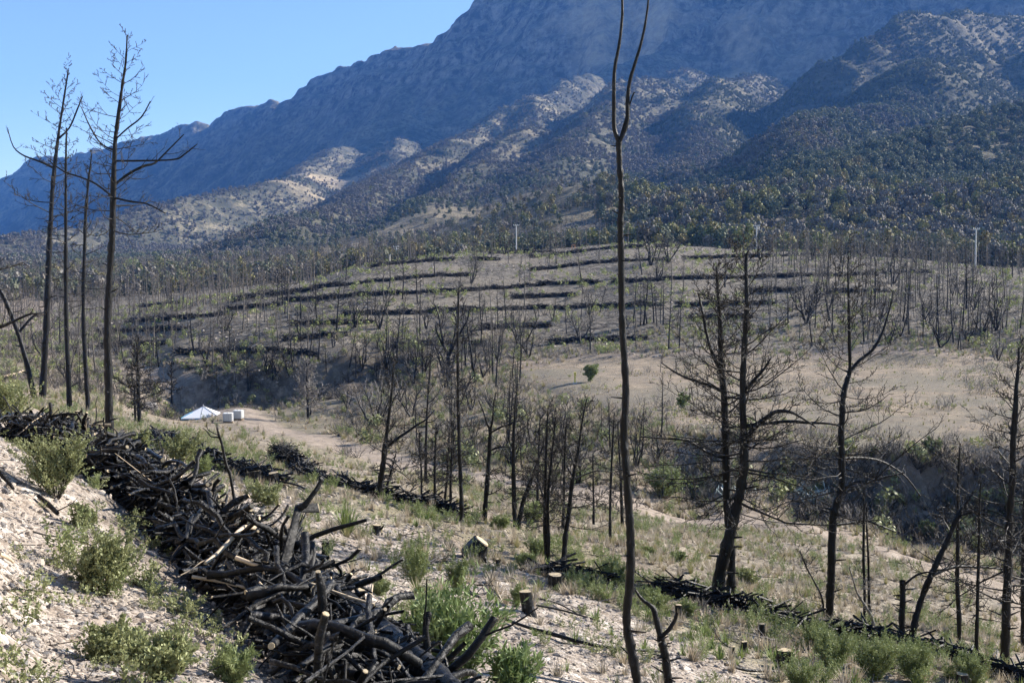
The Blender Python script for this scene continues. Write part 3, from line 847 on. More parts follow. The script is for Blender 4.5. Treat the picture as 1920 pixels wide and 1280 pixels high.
def traced_tree(label, pts, R_, limbs=(), nb=24, bl=.24, t0=.35, twn=5, lev=1, mat=None, tmat=None, low=-.15, up=.9, rk=.25, jit=.04, k=9, base=None, group=None, sides=None, prof=None, cat='tree', name='burnt_tree', limb_twigs=7):
    if base is None:
        B, d = hit([pts[0][0]], [pts[0][1]]); base = B[0]
    d = math.hypot(base[0], base[1])
    P, r = pix_path(pts, base, d, jit, R_); P, r = densify(P, r, 7)
    tr = Acc(); PP = P.copy(); PP[0, 2] -= .3
    r2 = r * (1 + .08 * R_.normal(size=len(r))); r2[0] *= 1.2
    tr.tube(PP, r2, k, jag=.20)
    for q in range(22):
        i = int(R_.integers(3, len(P) - 2)); th = R_.random() * 6.28; dv = np.array([math.cos(th), math.sin(th), R_.uniform(-.1, .6)])
        L_ = r[i] * R_.uniform(1.5, 4.2); tr.tube([P[i], P[i] + dv * L_ * .6, P[i] + dv * L_], [r[i] * .30, r[i] * .2, r[i] * .12], 5, cap=True)
    cr = Acc(); cr.rmin = .00027 * d; H = P[-1, 2]; n = len(P) - 1
    Z = P[:, 2]
    for q in range(nb):
        rel = (q + R_.random() * .9) / nb
        z = H * (t0 + (1 - t0) * rel)
        i = int(np.clip(np.searchsorted(Z, z) - 1, 0, n - 1)); f = np.clip((z - Z[i]) / (Z[i + 1] - Z[i] + 1e-6), 0, 1)
        p = P[i] * (1 - f) + P[i + 1] * f
        a_ = q * 2.399 + R_.normal() * .5
        sh = (1 - .72 * rel ** 1.3) if prof is None else prof(rel)
        L = bl * H * sh * R_.uniform(.45, 1.15)
        el = low + 1.0 * rel + R_.normal() * .2
        dd_ = np.array([math.cos(a_) * math.cos(el), math.sin(a_) * math.cos(el), math.sin(el)])
        Q = curve(p, dd_, L, 6, up * R_.uniform(.3, 1.2), .15, R_, .35)
        rb = max(r[i] * rk, .006) * R_.uniform(.6, 1.2)
        cr.tube(Q, np.linspace(rb, rb * .25, 7), 4)
        twigs(cr, Q, L * .42, rb * .4, twn, lev, .45, R_)
    t = tree_obj(label, base, tr, cr, (tmat or M_CHAR, mat or M_TWIG), group, name, cat)
    for lp in limbs:
        wpts = [(x[0], x[1], x[2] if len(x) > 2 else 5) for x in lp]
        q = np.array(wpts, float); a, sl, hx, hy = ray(q[:, 0], q[:, 1])
        # the limb starts on the trunk and swings out of its plane
        i = int(np.argmin(np.abs(P[:, 2] - (sl[0] / hy[0] * base[1] - base[2]))))
        sw = R_.normal() * .35
        L_ = np.arange(len(q)) / max(1, len(q) - 1)
        yb = base[1] + P[i, 1] + sw * L_ * abs(q[-1, 0] - q[0, 0]) * d / FPX
        LP = np.c_[hx / hy * yb - base[0], yb - base[1], sl / hy * yb - base[2]]
        LP[0] = P[i]
        lr = q[:, 2] * d / FPX * .5
        LP, lr = densify(LP, lr, 3)
        b = Acc(); b.tube(LP, lr, 6, jag=.12)
        if limb_twigs:
            ll = np.linalg.norm(LP[-1] - LP[0])
            twigs(b, LP, ll * .4, max(lr.mean() * .4, .005), limb_twigs, 1, .5, R_)
        b.obj('branch', tmat or M_CHAR, t)
    return t
# ---------------------------------------------------------------- foreground standing trees traced from the photograph
def RG(s): return np.random.default_rng(s)
b0, _ = hit([1197], [1279]); 
t = traced_tree('very tall bare snag with a forked top rising past the top of the picture',
    [(1199, 1300, 20), (1195, 1279, 19), (1186, 1226, 18), (1175, 1165, 17), (1181, 1093, 17), (1183, 1021, 16), (1179, 946, 16), (1174, 874, 15), (1170, 820, 15), (1174, 736, 14), (1171, 669, 13),
     (1167, 600, 13), (1166, 518, 12), (1164, 417, 12), (1166, 380, 11), (1164, 336, 11), (1161, 285, 11), (1161, 264, 12)], RG(1), nb=0, jit=.02, k=12,
    limbs=[[(1161, 266, 9), (1152, 242, 8), (1151, 202, 8), (1152, 134, 7), (1161, 84, 6), (1167, 27, 5), (1166, -30, 4), (1170, -90, 2)],
           [(1161, 266, 9), (1169, 250, 8), (1176, 226, 8), (1177, 185, 8), (1181, 151, 7), (1191, 118, 6), (1204, 74, 5), (1214, 17, 4), (1217, -40, 3), (1212, -90, 2)],
           [(1178, 195, 3), (1185, 183, 3), (1191, 174, 1.5)]], limb_twigs=0)
for bch in [c for c in t.children if c.name.startswith('branch')][:2]:
    pass
traced_tree('short forked charred snag with two raised arms in front of the tall forked snag',
    [(1256, 1300, 18), (1252, 1270, 17), (1248, 1235, 16), (1243, 1210, 15), (1238, 1190, 15)], RG(2), nb=0, jit=.01, k=10,
    limbs=[[(1238, 1192, 13), (1230, 1160, 12), (1226, 1142, 12), (1216, 1132, 8), (1205, 1124, 7), (1197, 1114, 6), (1192, 1106, 4)],
           [(1240, 1192, 9), (1250, 1184, 8), (1258, 1174, 8), (1266, 1160, 7), (1269, 1148, 6)]], limb_twigs=0)
bigprof = lambda u: (1.25 - .95 * u)
traced_tree('large charred pine with a leaning trunk, the thicker of the big crossing pair',
    [(1345, 1131, 27), (1352, 1075, 23), (1361, 1030, 22), (1375, 975, 20), (1388, 917, 19), (1394, 874, 17), (1394, 820, 15), (1390, 735, 12), (1394, 637, 11), (1397, 571, 9), (1398, 489, 6), (1403, 470, 3)], RG(3),
    nb=58, bl=.27, t0=.28, twn=11, prof=bigprof, low=-.25,
    limbs=[[(1394, 838, 11), (1408, 810, 10), (1423, 794, 9), (1440, 780, 8), (1457, 771, 7), (1482, 772, 6), (1505, 784, 4), (1530, 800, 3)],
           [(1425, 794, 7), (1470, 790, 7), (1512, 792, 6), (1555, 794, 4), (1580, 800, 2)],
           [(1391, 740, 6), (1410, 716, 6), (1430, 695, 5), (1445, 672, 3)]])
traced_tree('tall charred pine with an upright trunk, the slimmer of the big crossing pair',
    [(1370, 1131, 18), (1371, 1060, 16), (1370, 1021, 15), (1365, 964, 14), (1363, 892, 15), (1361, 820, 15), (1359, 780, 14), (1357, 735, 12), (1351, 670, 10), (1349, 604, 9), (1344, 538, 6), (1343, 500, 3)], RG(4),
    nb=62, bl=.27, t0=.28, twn=11, prof=bigprof, low=-.25,
    limbs=[[(1355, 735, 7), (1330, 722, 6), (1298, 712, 5), (1270, 700, 4), (1240, 680, 2)], [(1352, 700, 8), (1338, 668, 7), (1326, 630, 6), (1318, 590, 5), (1310, 550, 3)],
           [(1362, 860, 6), (1330, 850, 5), (1290, 826, 5), (1250, 822, 4), (1200, 818, 3)]])
traced_tree('charred pine with a curved upper trunk standing behind the brush barrier',
    [(1555, 1164, 16), (1556, 1110, 15), (1557, 1072, 15), (1559, 982, 16), (1566, 946, 16), (1577, 916, 14), (1578, 874, 12), (1576, 820, 12), (1577, 784, 11), (1580, 742, 11), (1589, 712, 10), (1594, 693, 7), (1592, 637, 6), (1590, 571, 5), (1590, 506, 3), (1591, 480, 2)], RG(5),
    nb=46, bl=.28, t0=.30, twn=10, prof=lambda u: 1.2 - .95 * u, low=-.25,
    limbs=[[(1592, 696, 7), (1612, 675, 6), (1636, 656, 6), (1653, 627, 5), (1662, 600, 4), (1669, 575, 3), (1675, 545, 2)],
           [(1580, 922, 7), (1592, 910, 6), (1608, 903, 6), (1630, 903, 5), (1659, 894, 5), (1695, 886, 3)],
           [(1562, 982, 6), (1590, 981, 5), (1623, 976, 5), (1650, 985, 4), (1680, 997, 2)],
           [(1580, 860, 5), (1610, 858, 5), (1641, 861, 4), (1670, 873, 4), (1700, 895, 3), (1726, 930, 2)]])
traced_tree('charred pine leaning to the right, its trunk slanting over the dark gully',
    [(1706, 1213, 13), (1716, 1170, 12), (1731, 1125, 11), (1741, 1090, 11), (1749, 1072, 11), (1763, 1045, 10), (1778, 1018, 10), (1800, 971, 9), (1812, 955, 7), (1823, 940, 5), (1832, 925, 3)], RG(6), nb=14, bl=.3, t0=.5, twn=6,
    limbs=[[(1746, 1080, 7), (1765, 1070, 6), (1790, 1062, 6), (1830, 1062, 5), (1880, 1066, 3)], [(1800, 972, 5), (1822, 960, 4), (1850, 955, 3), (1880, 965, 2)]])
traced_tree('short broken charred trunk with one bent side branch, left of the leaning pine',
    [(1692, 1212, 12), (1691, 1160, 11), (1693, 1120, 11), (1692, 1088, 11)], RG(7), nb=0,
    limbs=[[(1692, 1098, 5), (1708, 1085, 4), (1722, 1076, 4), (1740, 1072, 3), (1752, 1074, 2)]], limb_twigs=4)
traced_tree('big charred pine with many drooping twiggy limbs, nearest the right picture edge',
    [(1883, 1250, 17), (1883, 1190, 15), (1882, 1143, 15), (1884, 1036, 14), (1886, 960, 13), (1888, 892, 12), (1889, 820, 11), (1892, 760, 9), (1895, 720, 7), (1900, 680, 5), (1903, 650, 3)], RG(8),
    nb=64, bl=.27, t0=.20, twn=10, low=-.3, prof=lambda u: 1.15 - .9 * u)
traced_tree('thin charred pine with few side twigs between the leaning pine and the edge pine',
    [(1799, 1212, 8), (1797, 1150, 8), (1794, 1090, 7), (1793, 1030, 7), (1794, 960, 6), (1796, 900, 5), (1798, 850, 3), (1800, 830, 2)], RG(9), nb=34, bl=.24, t0=.25, twn=7)
traced_tree('slender straight charred pine growing just left of the edge pine',
    [(1830, 1248, 7), (1830, 1180, 7), (1831, 1090, 6), (1832, 1000, 5), (1834, 930, 3), (1835, 900, 2)], RG(10), nb=34, bl=.24, t0=.25, twn=7)
traced_tree('charred trunk half cut off by the right picture edge',
    [(1920, 1215, 11), (1919, 1140, 10), (1921, 1060, 9), (1924, 960, 8), (1926, 880, 4)], RG(11), nb=24, bl=.3, t0=.25, twn=5)
traced_tree('thin burnt sapling with a very straight stem before the dirt road at right',
    [(1621, 1182, 6), (1621, 1110, 5), (1620, 1040, 5), (1622, 960, 4), (1623, 905, 2)], RG(12), nb=20, bl=.16, t0=.3, twn=3)
traced_tree('thin burnt sapling with grey bark just right of the straight-stemmed sapling',
    [(1632, 1183, 5), (1631, 1110, 5), (1627, 1050, 4), (1625, 990, 3), (1624, 940, 2)], RG(13), nb=16, bl=.16, t0=.3, twn=3, mat=M_GREYTWIG)
traced_tree('arching ash-grey dead shrub with tangled shoots beside the thin saplings',
    [(1640, 1190, 7), (1636, 1160, 6), (1622, 1135, 5), (1606, 1110, 4), (1596, 1085, 3), (1588, 1060, 2)], RG(14), nb=16, bl=.5, t0=.3, twn=6, mat=M_GREYTWIG, tmat=M_GREYTWIG, name='dead_shrub', cat='shrub')
traced_tree('leafless brown shrub in dry grass between the crossing pair and the curved pine',
    [(1545, 1160, 5), (1540, 1120, 4), (1526, 1090, 3), (1510, 1060, 3), (1498, 1030, 2)], RG(15), nb=18, bl=.55, t0=.15, twn=6, mat=M_TWIG, name='dead_shrub', cat='shrub')
# left group
sky_prof = lambda u: (1.0 if u < .25 else 1.15 - .9 * u)
traced_tree('tallest charred pine of the left group with wide bare limbs against the sky',
    [(205, 815, 16), (204, 760, 14), (202, 702, 14), (201, 640, 13), (202, 561, 13), (206, 490, 12), (210, 434, 12), (212, 370, 11), (215, 302, 8), (217, 262, 7), (220, 235, 7), (228, 168, 5), (235, 118, 4), (239, 66, 2)], RG(21),
    nb=44, bl=.15, t0=.52, twn=6, lev=1, prof=lambda u: 1.25 - .95 * u, low=-.2, up=1.0,
    limbs=[[(212, 352, 5), (235, 330, 5), (268, 312, 5), (290, 306, 4), (312, 285, 3), (345, 252, 2)], [(285, 306, 4), (320, 300, 3), (345, 290, 3), (370, 270, 1.5)], [(214, 368, 4), (245, 378, 4), (275, 382, 3), (310, 400, 2)],
           [(207, 370, 4), (180, 345, 4), (150, 332, 3), (120, 322, 3), (90, 300, 2)], [(213, 285, 4), (190, 270, 3), (170, 240, 3), (152, 200, 1.5)], [(216, 262, 3), (240, 240, 3), (265, 220, 3), (282, 190, 2)]], limb_twigs=5)
traced_tree('charred pine second tallest of the left group, leaning right as it rises',
    [(79, 754, 12), (83, 690, 11), (88, 602, 11), (92, 500, 10), (97, 403, 8), (101, 336, 7), (109, 269, 5), (116, 218, 4), (126, 151, 3), (129, 132, 1.5)], RG(22),
    nb=40, bl=.15, t0=.52, twn=6, prof=lambda u: 1.2 - .9 * u, up=1.0, low=-.1,
    limbs=[[(101, 320, 4), (75, 303, 4), (45, 292, 3), (25, 275, 2), (14, 240, 1.5)], [(110, 262, 4), (130, 240, 3), (145, 205, 3), (155, 180, 1.5)]], limb_twigs=5)
traced_tree('slim charred pine standing between the two tallest pines of the left group',
    [(131, 781, 10), (128, 700, 9), (124, 602, 8), (123, 500, 7), (124, 400, 5), (124, 302, 4), (126, 240, 2)], RG(23), nb=34, bl=.13, t0=.42, twn=5)
traced_tree('slim charred pine with a slightly wavy stem, just left of the tallest left pine',
    [(166, 778, 9), (161, 700, 8), (157, 630, 8), (156, 568, 7), (158, 480, 6), (161, 400, 6), (166, 340, 4), (172, 290, 2)], RG(24), nb=36, bl=.13, t0=.4, twn=5)
traced_tree('charred trunk leaning out of the picture at the left edge',
    [(66, 752, 10), (58, 715, 9), (47, 669, 9), (34, 625, 8), (20, 585, 8), (6, 553, 8), (-15, 520, 7), (-45, 470, 6), (-80, 420, 4)], RG(25), nb=12, bl=.2, t0=.5, twn=4,
    limbs=[[(36, 628, 6), (55, 600, 5), (70, 588, 4), (84, 586, 2)]])
traced_tree('burnt pine outside the left edge reaching its long bare limbs into the picture',
    [(-75, 830, 16), (-78, 700, 15), (-80, 560, 13), (-78, 440, 10), (-72, 340, 6), (-68, 260, 3)], RG(26), nb=20, bl=.22, t0=.3, twn=3,
    limbs=[[(-79, 630, 9), (-40, 622, 8), (0, 613, 7), (30, 600, 5), (60, 588, 4), (82, 590, 2)], [(-78, 520, 6), (-30, 512, 5), (10, 502, 4), (45, 492, 2)]])
tb = traced_tree('dead forked sapling leaning left out of the middle of the branch pile',
    [(438, 915, 6), (430, 893, 6), (421, 872, 6), (412, 837, 5), (406, 812, 4), (403, 797, 3)], RG(27), nb=0, name='dead_sapling', base=(-3.28, 14.4, -3.0),
    limbs=[[(406, 822, 3), (396, 818, 3), (388, 808, 2.5), (380, 802, 1.5)], [(392, 818, 2), (390, 805, 2), (388, 790, 1)]], limb_twigs=0)

MIDS = [  # base px, py, top px, py, width px, label bits, crown
 ([(709, 942, 14), (713, 905, 12), (718, 875, 11), (722, 840, 10), (730, 772, 6), (734, 744, 5), (737, 700, 3), (740, 672, 2)], 'leaning charred pine with one long limb, leftmost of the slope trees', 22, .24,
   [[(724, 838, 6), (745, 822, 6), (760, 812, 5), (781, 797, 4), (800, 785, 3), (815, 768, 2)], [(716, 858, 4), (735, 862, 3), (752, 880, 2)]]),
 ([(866, 978, 9), (864, 910, 8), (861, 841, 7), (859, 747, 6), (858, 669, 5), (859, 600, 4), (860, 540, 2)], 'very straight thin charred pine, tallest stem on the middle slope', 24, .10, []),
 ([(908, 976, 11), (911, 935, 10), (915, 885, 9), (919, 820, 8), (919, 804, 7)], 'charred tree whose trunk splits into a wide V above the slope', 6, .2,
   [[(919, 808, 5), (912, 790, 4), (906, 770, 3), (897, 750, 2)], [(920, 806, 5), (924, 785, 4), (925, 760, 3), (930, 735, 2)], [(919, 812, 4), (940, 800, 4), (962, 793, 3)], [(918, 850, 4), (935, 838, 4), (955, 838, 2)]]),
 ([(966, 992, 9), (964, 950, 9), (963, 906, 8), (963, 820, 7), (965, 780, 4), (967, 740, 2)], 'charred pine with upright stem, left of the V-shaped pair', 22, .2, []),
 ([(970, 992, 11), (975, 968, 10), (981, 940, 9), (992, 912, 8), (1002, 885, 6), (1012, 855, 4), (1022, 825, 2)], 'slanting charred stem rising right from the foot of its upright twin', 14, .22, []),
 ([(1025, 1052, 8), (1022, 1000, 8), (1022, 945, 7), (1023, 892, 6), (1025, 820, 5), (1028, 765, 2)], 'slim charred pine, left stem of the close pair before the fallen logs', 24, .2, []),
 ([(1029, 1053, 7), (1028, 1000, 7), (1027, 930, 6), (1033, 870, 5), (1038, 820, 3), (1042, 780, 2)], 'slim charred pine, right stem of the close pair before the fallen logs', 22, .2, []),
 ([(1057, 1058, 11), (1060, 1010, 10), (1066, 971, 9), (1073, 910, 8), (1084, 849, 6), (1091, 800, 4), (1097, 768, 3), (1101, 748, 2)], 'charred pine leaning right with long feathery limbs above the fallen logs', 26, .26,
   [[(1073, 905, 4), (1095, 890, 3), (1120, 882, 3), (1150, 885, 2)]]),
 ([(1055, 1002, 7), (1057, 950, 6), (1058, 892, 5), (1060, 830, 4), (1062, 790, 2)], 'thin charred pine half hidden behind the leaning feathery pine', 20, .2, []),
 ([(1144, 1022, 6), (1144, 950, 5), (1146, 892, 5), (1149, 830, 4), (1152, 780, 2)], 'thin charred pine left of the tall forked snag, lower stem free of limbs', 18, .2, []),
 ([(1167, 992, 7), (1165, 930, 6), (1163, 881, 5), (1160, 830, 3), (1158, 790, 2)], 'short burnt pine standing right behind the tall forked snag', 16, .2, []),
 ([(1008, 966, 6), (1008, 910, 5), (1010, 850, 4), (1012, 800, 2)], 'short thin burnt pine in dry grass behind the close pair', 16, .2, []),
 ([(1113, 984, 5), (1113, 930, 4), (1112, 880, 3), (1112, 850, 2)], 'small burnt sapling in dry grass between the leaning pine and the tall snag', 14, .2, []),
 ([(816, 946, 6), (815, 895, 5), (816, 850, 4), (818, 800, 2)], 'burnt pine with dense twigs, second in the row of thin pines behind the long barrier', 22, .24, []),
 ([(790, 934, 5), (790, 890, 4), (788, 850, 4), (786, 810, 2)], 'burnt pine with dense twigs, first in the row of thin pines behind the long barrier', 20, .26, []),
 ([(833, 944, 5), (838, 900, 5), (840, 860, 4), (843, 805, 2)], 'burnt pine leaning slightly right in the row of thin pines behind the long barrier', 18, .24, []),
 ([(845, 948, 6), (845, 900, 5), (847, 850, 4), (848, 790, 2)], 'burnt pine, last of the row of thin pines behind the long barrier', 20, .24, []),
 ([(722, 925, 5), (730, 895, 4), (737, 870, 3), (742, 850, 2)], 'small crooked burnt sapling just right of the leaning leftmost slope pine', 12, .3, []),
 ([(262, 803, 9), (261, 770, 8), (259, 720, 7), (258, 680, 4), (256, 640, 2)], 'dense twiggy burnt tree left of the grey boulder', 40, .30, []),
 ([(254, 798, 5), (253, 760, 4), (252, 720, 2)], 'short burnt stem touching the dense twiggy tree by the boulder', 12, .25, []),
 ([(322, 757, 3), (322, 725, 2.5), (321, 680, 2)], 'small burnt pine behind the tent at the bend of the dirt road', 22, .25, []),
 ([(578, 789, 6), (577, 760, 5), (576, 720, 4), (575, 676, 2)], 'ash-grey bushy dead tree at the edge of the dirt road', 44, .32, []),
 ([(868, 790, 0), ], '', 0, 0, []),
]
k_ = 0
for pts, lab, nb, bl, limbs in MIDS:
    k_ += 1
    if len(pts) < 2: continue
    grey = 'ash-grey' in lab
    traced_tree(lab, pts, RG(100 + k_), nb=int(nb * 1.6), bl=bl * 1.25, t0=.24, twn=10, limbs=limbs, mat=M_GREYTWIG if grey else M_TWIG, k=7, jit=.03, limb_twigs=6, low=-.2)
for lab, px, py, h_px, nst, mm, sp in (('wide spreading ash-grey burnt oak with many stems above the road', 703, 799, 118, 7, M_GREYTWIG, .75), ('dark burnt oak right of the spreading grey oak', 771, 781, 90, 4, M_TWIG, .5),
                                    ('leafless burnt thicket tree above the brushy bank in the centre', 995, 835, 95, 5, M_TWIG, .7), ('loose burnt shrub tree on the brushy bank left of the yellow marker', 1085, 905, 130, 4, M_TWIG, .55),
                                    ('round grey leafless shrub at the far right edge of the field', 1870, 676, 52, 7, M_GREYTWIG, .8)):
    B, d = hit([px], [py]); H = h_px * d[0] / FPX
    r_ = RG(px)
    tr, cr = oakish(H, H * .022, r_, nst, 2, sp)
    tree_obj(lab, B[0], tr, cr, (M_CHAR, mm), name='burnt_oak')
# big forked tree on the mound
traced_tree('thick dark burnt oak forking low on the mound at the foot of the terraced hill',
    [(841, 714, 12), (841, 690, 9), (841, 668, 8)], RG(61), nb=0, k=8,
    limbs=[[(841, 668, 6), (832, 645, 5), (827, 620, 4), (822, 590, 3), (812, 565, 1.5)], [(841, 668, 6), (852, 645, 5), (864, 622, 4), (876, 600, 3), (880, 580, 1.5)], [(834, 650, 4), (822, 630, 3), (816, 610, 2)], [(856, 640, 4), (856, 610, 3), (850, 585, 2)]], limb_twigs=12)
# ---------------------------------------------------------------- trees on the terraced hill, shared meshes
HV = []
for i in range(10):
    r_ = RG(300 + i)
    if i < 7:
        tr, cr = conifer(7.0, .11 + .03 * r_.random(), r_, nb=20 + int(r_.integers(0, 10)), bl=.19 + .08 * r_.random(), t0=.28 + .15 * r_.random(), twn=7, lev=0, k=5, prof=lambda u: 1.1 - .75 * u, rk=.3)
    else:
        tr, cr = oakish(6.2, .13, r_, 3 + i % 2, 1, .38, 5)
    HV.append((tr.mesh('burnt_trunk', M_CHAR), cr.mesh('burnt_crown', M_TWIG if i % 3 else M_FARTWIG)))
LISTED = [  # px, base py, top py, variant, label
 (548, 679, 590, 0, 'burnt pine above the ravine bank, leftmost of four in a row'), (596, 676, 588, 1, 'burnt pine above the ravine bank, second of four in a row'),
 (656, 686, 610, 2, 'leaning burnt pine above the ravine bank, third of four in a row'), (686, 680, 598, 3, 'burnt pine above the ravine bank, fourth of four in a row'),
 (725, 691, 590, 7, 'burnt oak standing left of the bank grove'), (739, 692, 600, 4, None), (794, 713, 585, 8, 'tall burnt tree left of the thick forked oak on the mound'),
 (765, 688, 610, 5, None), (822, 697, 620, 6, None), (866, 700, 640, 0, None), (889, 708, 555, 1, 'tallest burnt pine in the grove right of the thick forked oak'),
 (906, 708, 640, 9, 'low forked burnt oak right of the tallest grove pine'), (918, 708, 630, 2, None), (930, 730, 600, 3, None), (960, 722, 640, 4, None), (974, 719, 600, 5, None), (992, 670, 585, 8, 'dark burnt tree standing alone on the lowest terrace'),
 (978, 668, 600, 0, None), (1238, 697, 650, 6, None), (1107, 662, 560, 1, None), (889, 471, 425, 2, 'lone burnt tree on the skyline of the hill left of the tallest white pole'), (946, 477, 405, 8, 'spreading burnt tree on the skyline beside the tallest white pole'),
 (991, 471, 420, 3, None), (1004, 471, 415, 4, None), (815, 519, 440, 5, None), (1036, 602, 540, 9, 'forked burnt tree beneath the middle terrace line'), (1089, 598, 530, 0, None), (1105, 591, 525, 7, None), (1124, 591, 535, 1, None),
 (1221, 498, 420, 7, 'crooked burnt tree on the hilltop just right of the tall snag'), (1231, 496, 425, 2, None), (1252, 491, 415, 8, 'burnt tree on the hilltop, rightmost of the three by the tall snag'),
 (1426, 487, 420, 7, 'burnt tree leaning beside the double-armed utility pole'), (1518, 585, 480, 9, 'thick burnt tree on the right slope left of a close cluster'), (1549, 561, 470, 1, None), (1528, 615, 530, 2, None), (1555, 602, 480, 3, None), (1478, 618, 520, 4, None),
 (1675, 531, 430, 8, None), (1812, 578, 470, 5, None), (1775, 591, 470, 6, None), (1733, 598, 520, 9, None), (1754, 625, 520, 0, None), (1762, 642, 540, 1, None), (1804, 622, 520, 2, None),
 (1866, 615, 480, 8, 'large burnt tree with a forked base high on the right slope'), (1913, 615, 530, 3, None), (1898, 521, 430, 4, None), (1640, 575, 490, 5, None), (1620, 640, 545, 6, None), (1700, 610, 500, 0, None)]
for i in range(8): LISTED.append((1188 + i * 8 + (i * 5) % 7, 604 + (i * 7) % 9, 512 + (i * 13) % 24, i % 7, None))
def zone(px, py):
    if px > 1700: return 'burnt tree in the close stand at the far right of the hill', 'burnt trees at the far right of the hill'
    if px > 1440: return 'burnt tree in the stand on the right slope', 'burnt trees on the right slope'
    if px > 1180 and 500 < py < 612 and px < 1262: return 'burnt tree in the tight cluster beside the tall snag', 'thin cluster beside the tall snag'
    if px > 980: return 'burnt tree on the middle terraces of the hill', 'lone burnt trees on the middle terraces'
    if px > 520 and py > 600: return 'burnt tree in the grove at the foot of the hill', 'burnt grove at the foot of the hill'
    if px > 520: return 'burnt tree among the left brush lines of the hill', 'burnt trees among the left brush lines'
    if py > 640: return 'burnt tree in the hollow left of the ravine', 'burnt trees in the left hollow'
    return 'burnt tree in the thin wood on the left flank of the hill', 'burnt trees on the left flank'
lp = np.array([(a[0], a[1]) for a in LISTED], float)
LB, LD = hit(lp[:, 0], lp[:, 1], 90, 480)
hill_pts = [tuple(b) for b in LB]
def hill_tree(p, H, v, label, rz, group):
    if group:
        hs = 'short' if H < 5 else ('tall' if H > 7.4 else 'middling'); ks = 'many-stemmed' if v >= 7 else 'single-stemmed'
        label = '%s %s %s' % (hs, ks, label.replace('small twiggy ', 'twiggy ').replace('thin burnt', 'burnt')); group = '%s %s %s' % (hs, ks, group)
    t = empty('burnt_tree', (0, 0, 0), label=label, cat='tree', group=group)
    kx = rng.uniform(.7, 1.15); place(t, p, rz, (H / 7 * kx, H / 7 * kx, H / 7)); t.rotation_euler = (rng.normal() * .06, rng.normal() * .06, rz)
    for nm, me in zip(('trunk', 'crown'), HV[v]):
        o = bpy.data.objects.new(nm, me); COL.objects.link(o); o.parent = t
for i, a in enumerate(LISTED):
    H = (a[1] - a[2]) * LD[i] / FPX
    hill_tree(LB[i], H, a[3], a[4] or zone(a[0], a[1])[0], rng.random() * 6.28, None if a[4] else zone(a[0], a[1])[1])
cand = []
r_ = RG(55)
while len(cand) < 232:
    px = r_.uniform(60, 1920); py = r_.uniform(455, 735)
    w = 0
    if px > 1480 and 480 < py < 655: w = 1.0
    elif 980 < px <= 1480 and 455 < py < 660: w = .13
    elif 520 < px < 980 and 600 < py < 725: w = .8
    elif 380 < px < 980 and 495 < py < 600: w = .22
    elif px < 520 and 560 < py < 735 : w = .55
    elif px < 380 and py > 530: w = .7
    if r_.random() < w: cand.append((px, py))
cand = np.array(cand); CB, CD = hit(cand[:, 0], cand[:, 1], 90, 520)
for i in range(len(cand)):
    if CD[i] < 120 or CD[i] > 500: continue
    if field_mask(CB[i:i + 1, 0], CB[i:i + 1, 1])[0] > 0: continue
    left = cand[i, 0] < 520
    hill_tree(CB[i], (r_.uniform(4.5, 9.5) if r_.random() < .75 else r_.uniform(2.2, 5)) * (.85 if left else 1), int(r_.integers(0, 10)), zone(*cand[i])[0], r_.random() * 6.28, zone(*cand[i])[1])

MIDC = []
while len(MIDC) < 46:
    px = r_.uniform(740, 1260); py = r_.uniform(790, 965)
    if r_.random() < .45: px = r_.uniform(560, 1000); py = r_.uniform(700, 800)
    MIDC.append((px, py))
MB_, MD_ = hit([q[0] for q in MIDC], [q[1] for q in MIDC])
for i, q in enumerate(MIDC):
    if seg_dist(MB_[i:i + 1, 0], MB_[i:i + 1, 1], _road)[0] < 3 or field_mask(MB_[i:i + 1, 0], MB_[i:i + 1, 1])[0] > 0: continue
    low = q[1] > 812
    hill_tree(MB_[i], r_.uniform(3.2, 6.5), int(r_.integers(0, 10)), 'small twiggy burnt tree between the dirt road and the slope pines' if low else 'small twiggy burnt tree on the brushy bank beyond the dirt road', r_.random() * 6.28, 'small burnt trees near the dirt road' if low else 'small burnt trees on the bank beyond the road')
# ---------------------------------------------------------------- far woods (masses)
FV = []
for i in range(6):
    r_ = RG(400 + i)
    tr, cr = conifer(7, .12, r_, nb=12, bl=.2, t0=.3, twn=3, lev=0, k=4, prof=lambda u: 1.1 - .7 * u, rk=.35)
    # far: one mesh
    tr.v += cr.v; off = 0
    A_ = Acc()
    for src in (conifer(7, .10, RG(400 + i), nb=13, bl=.18, t0=.32, twn=5, lev=0, k=4, prof=lambda u: 1.1 - .6 * u, rk=.4)):
        V = np.vstack(src.v); F = np.vstack(src.f4); A_.add(V, None, F)
    FV.append(A_.mesh('far_burnt_tree', M_FARTWIG))
def pol_sample(n, a0, a1, d0, d1, R_, area=True):
    a = R_.uniform(a0, a1, n)
    d = np.sqrt(R_.uniform(d0 * d0, d1 * d1, n)) if area else np.exp(R_.uniform(math.log(d0), math.log(d1), n))
    return d * np.sin(a), d * np.cos(a), a, d
r_ = RG(71)
x, y, a, d = pol_sample(11000, -.44, .44, 285, 800, r_)
px, py = pix(x, y, gz(x, y, False))
dens = np.where(d > 345, 1.0, 0) + np.where((px < 800) & (d > 285), .8, 0) + np.where((px > 1600) & (d > 310), .8, 0)
dens *= .35 + .9 * smooth(.4, .62, fbm(x / 45, y / 45, 3, 91))
dens *= np.where((px > 850) & (px < 1560) & (d < 400), 0, 1)
keep = r_.random(len(x)) < dens * .62
x, y, d = x[keep], y[keep], d[keep]
xh, yh, ah, dh = pol_sample(2600, -.42, .42, 186, 345, r_); ph, qh = pix(xh, yh, gz(xh, yh, False))
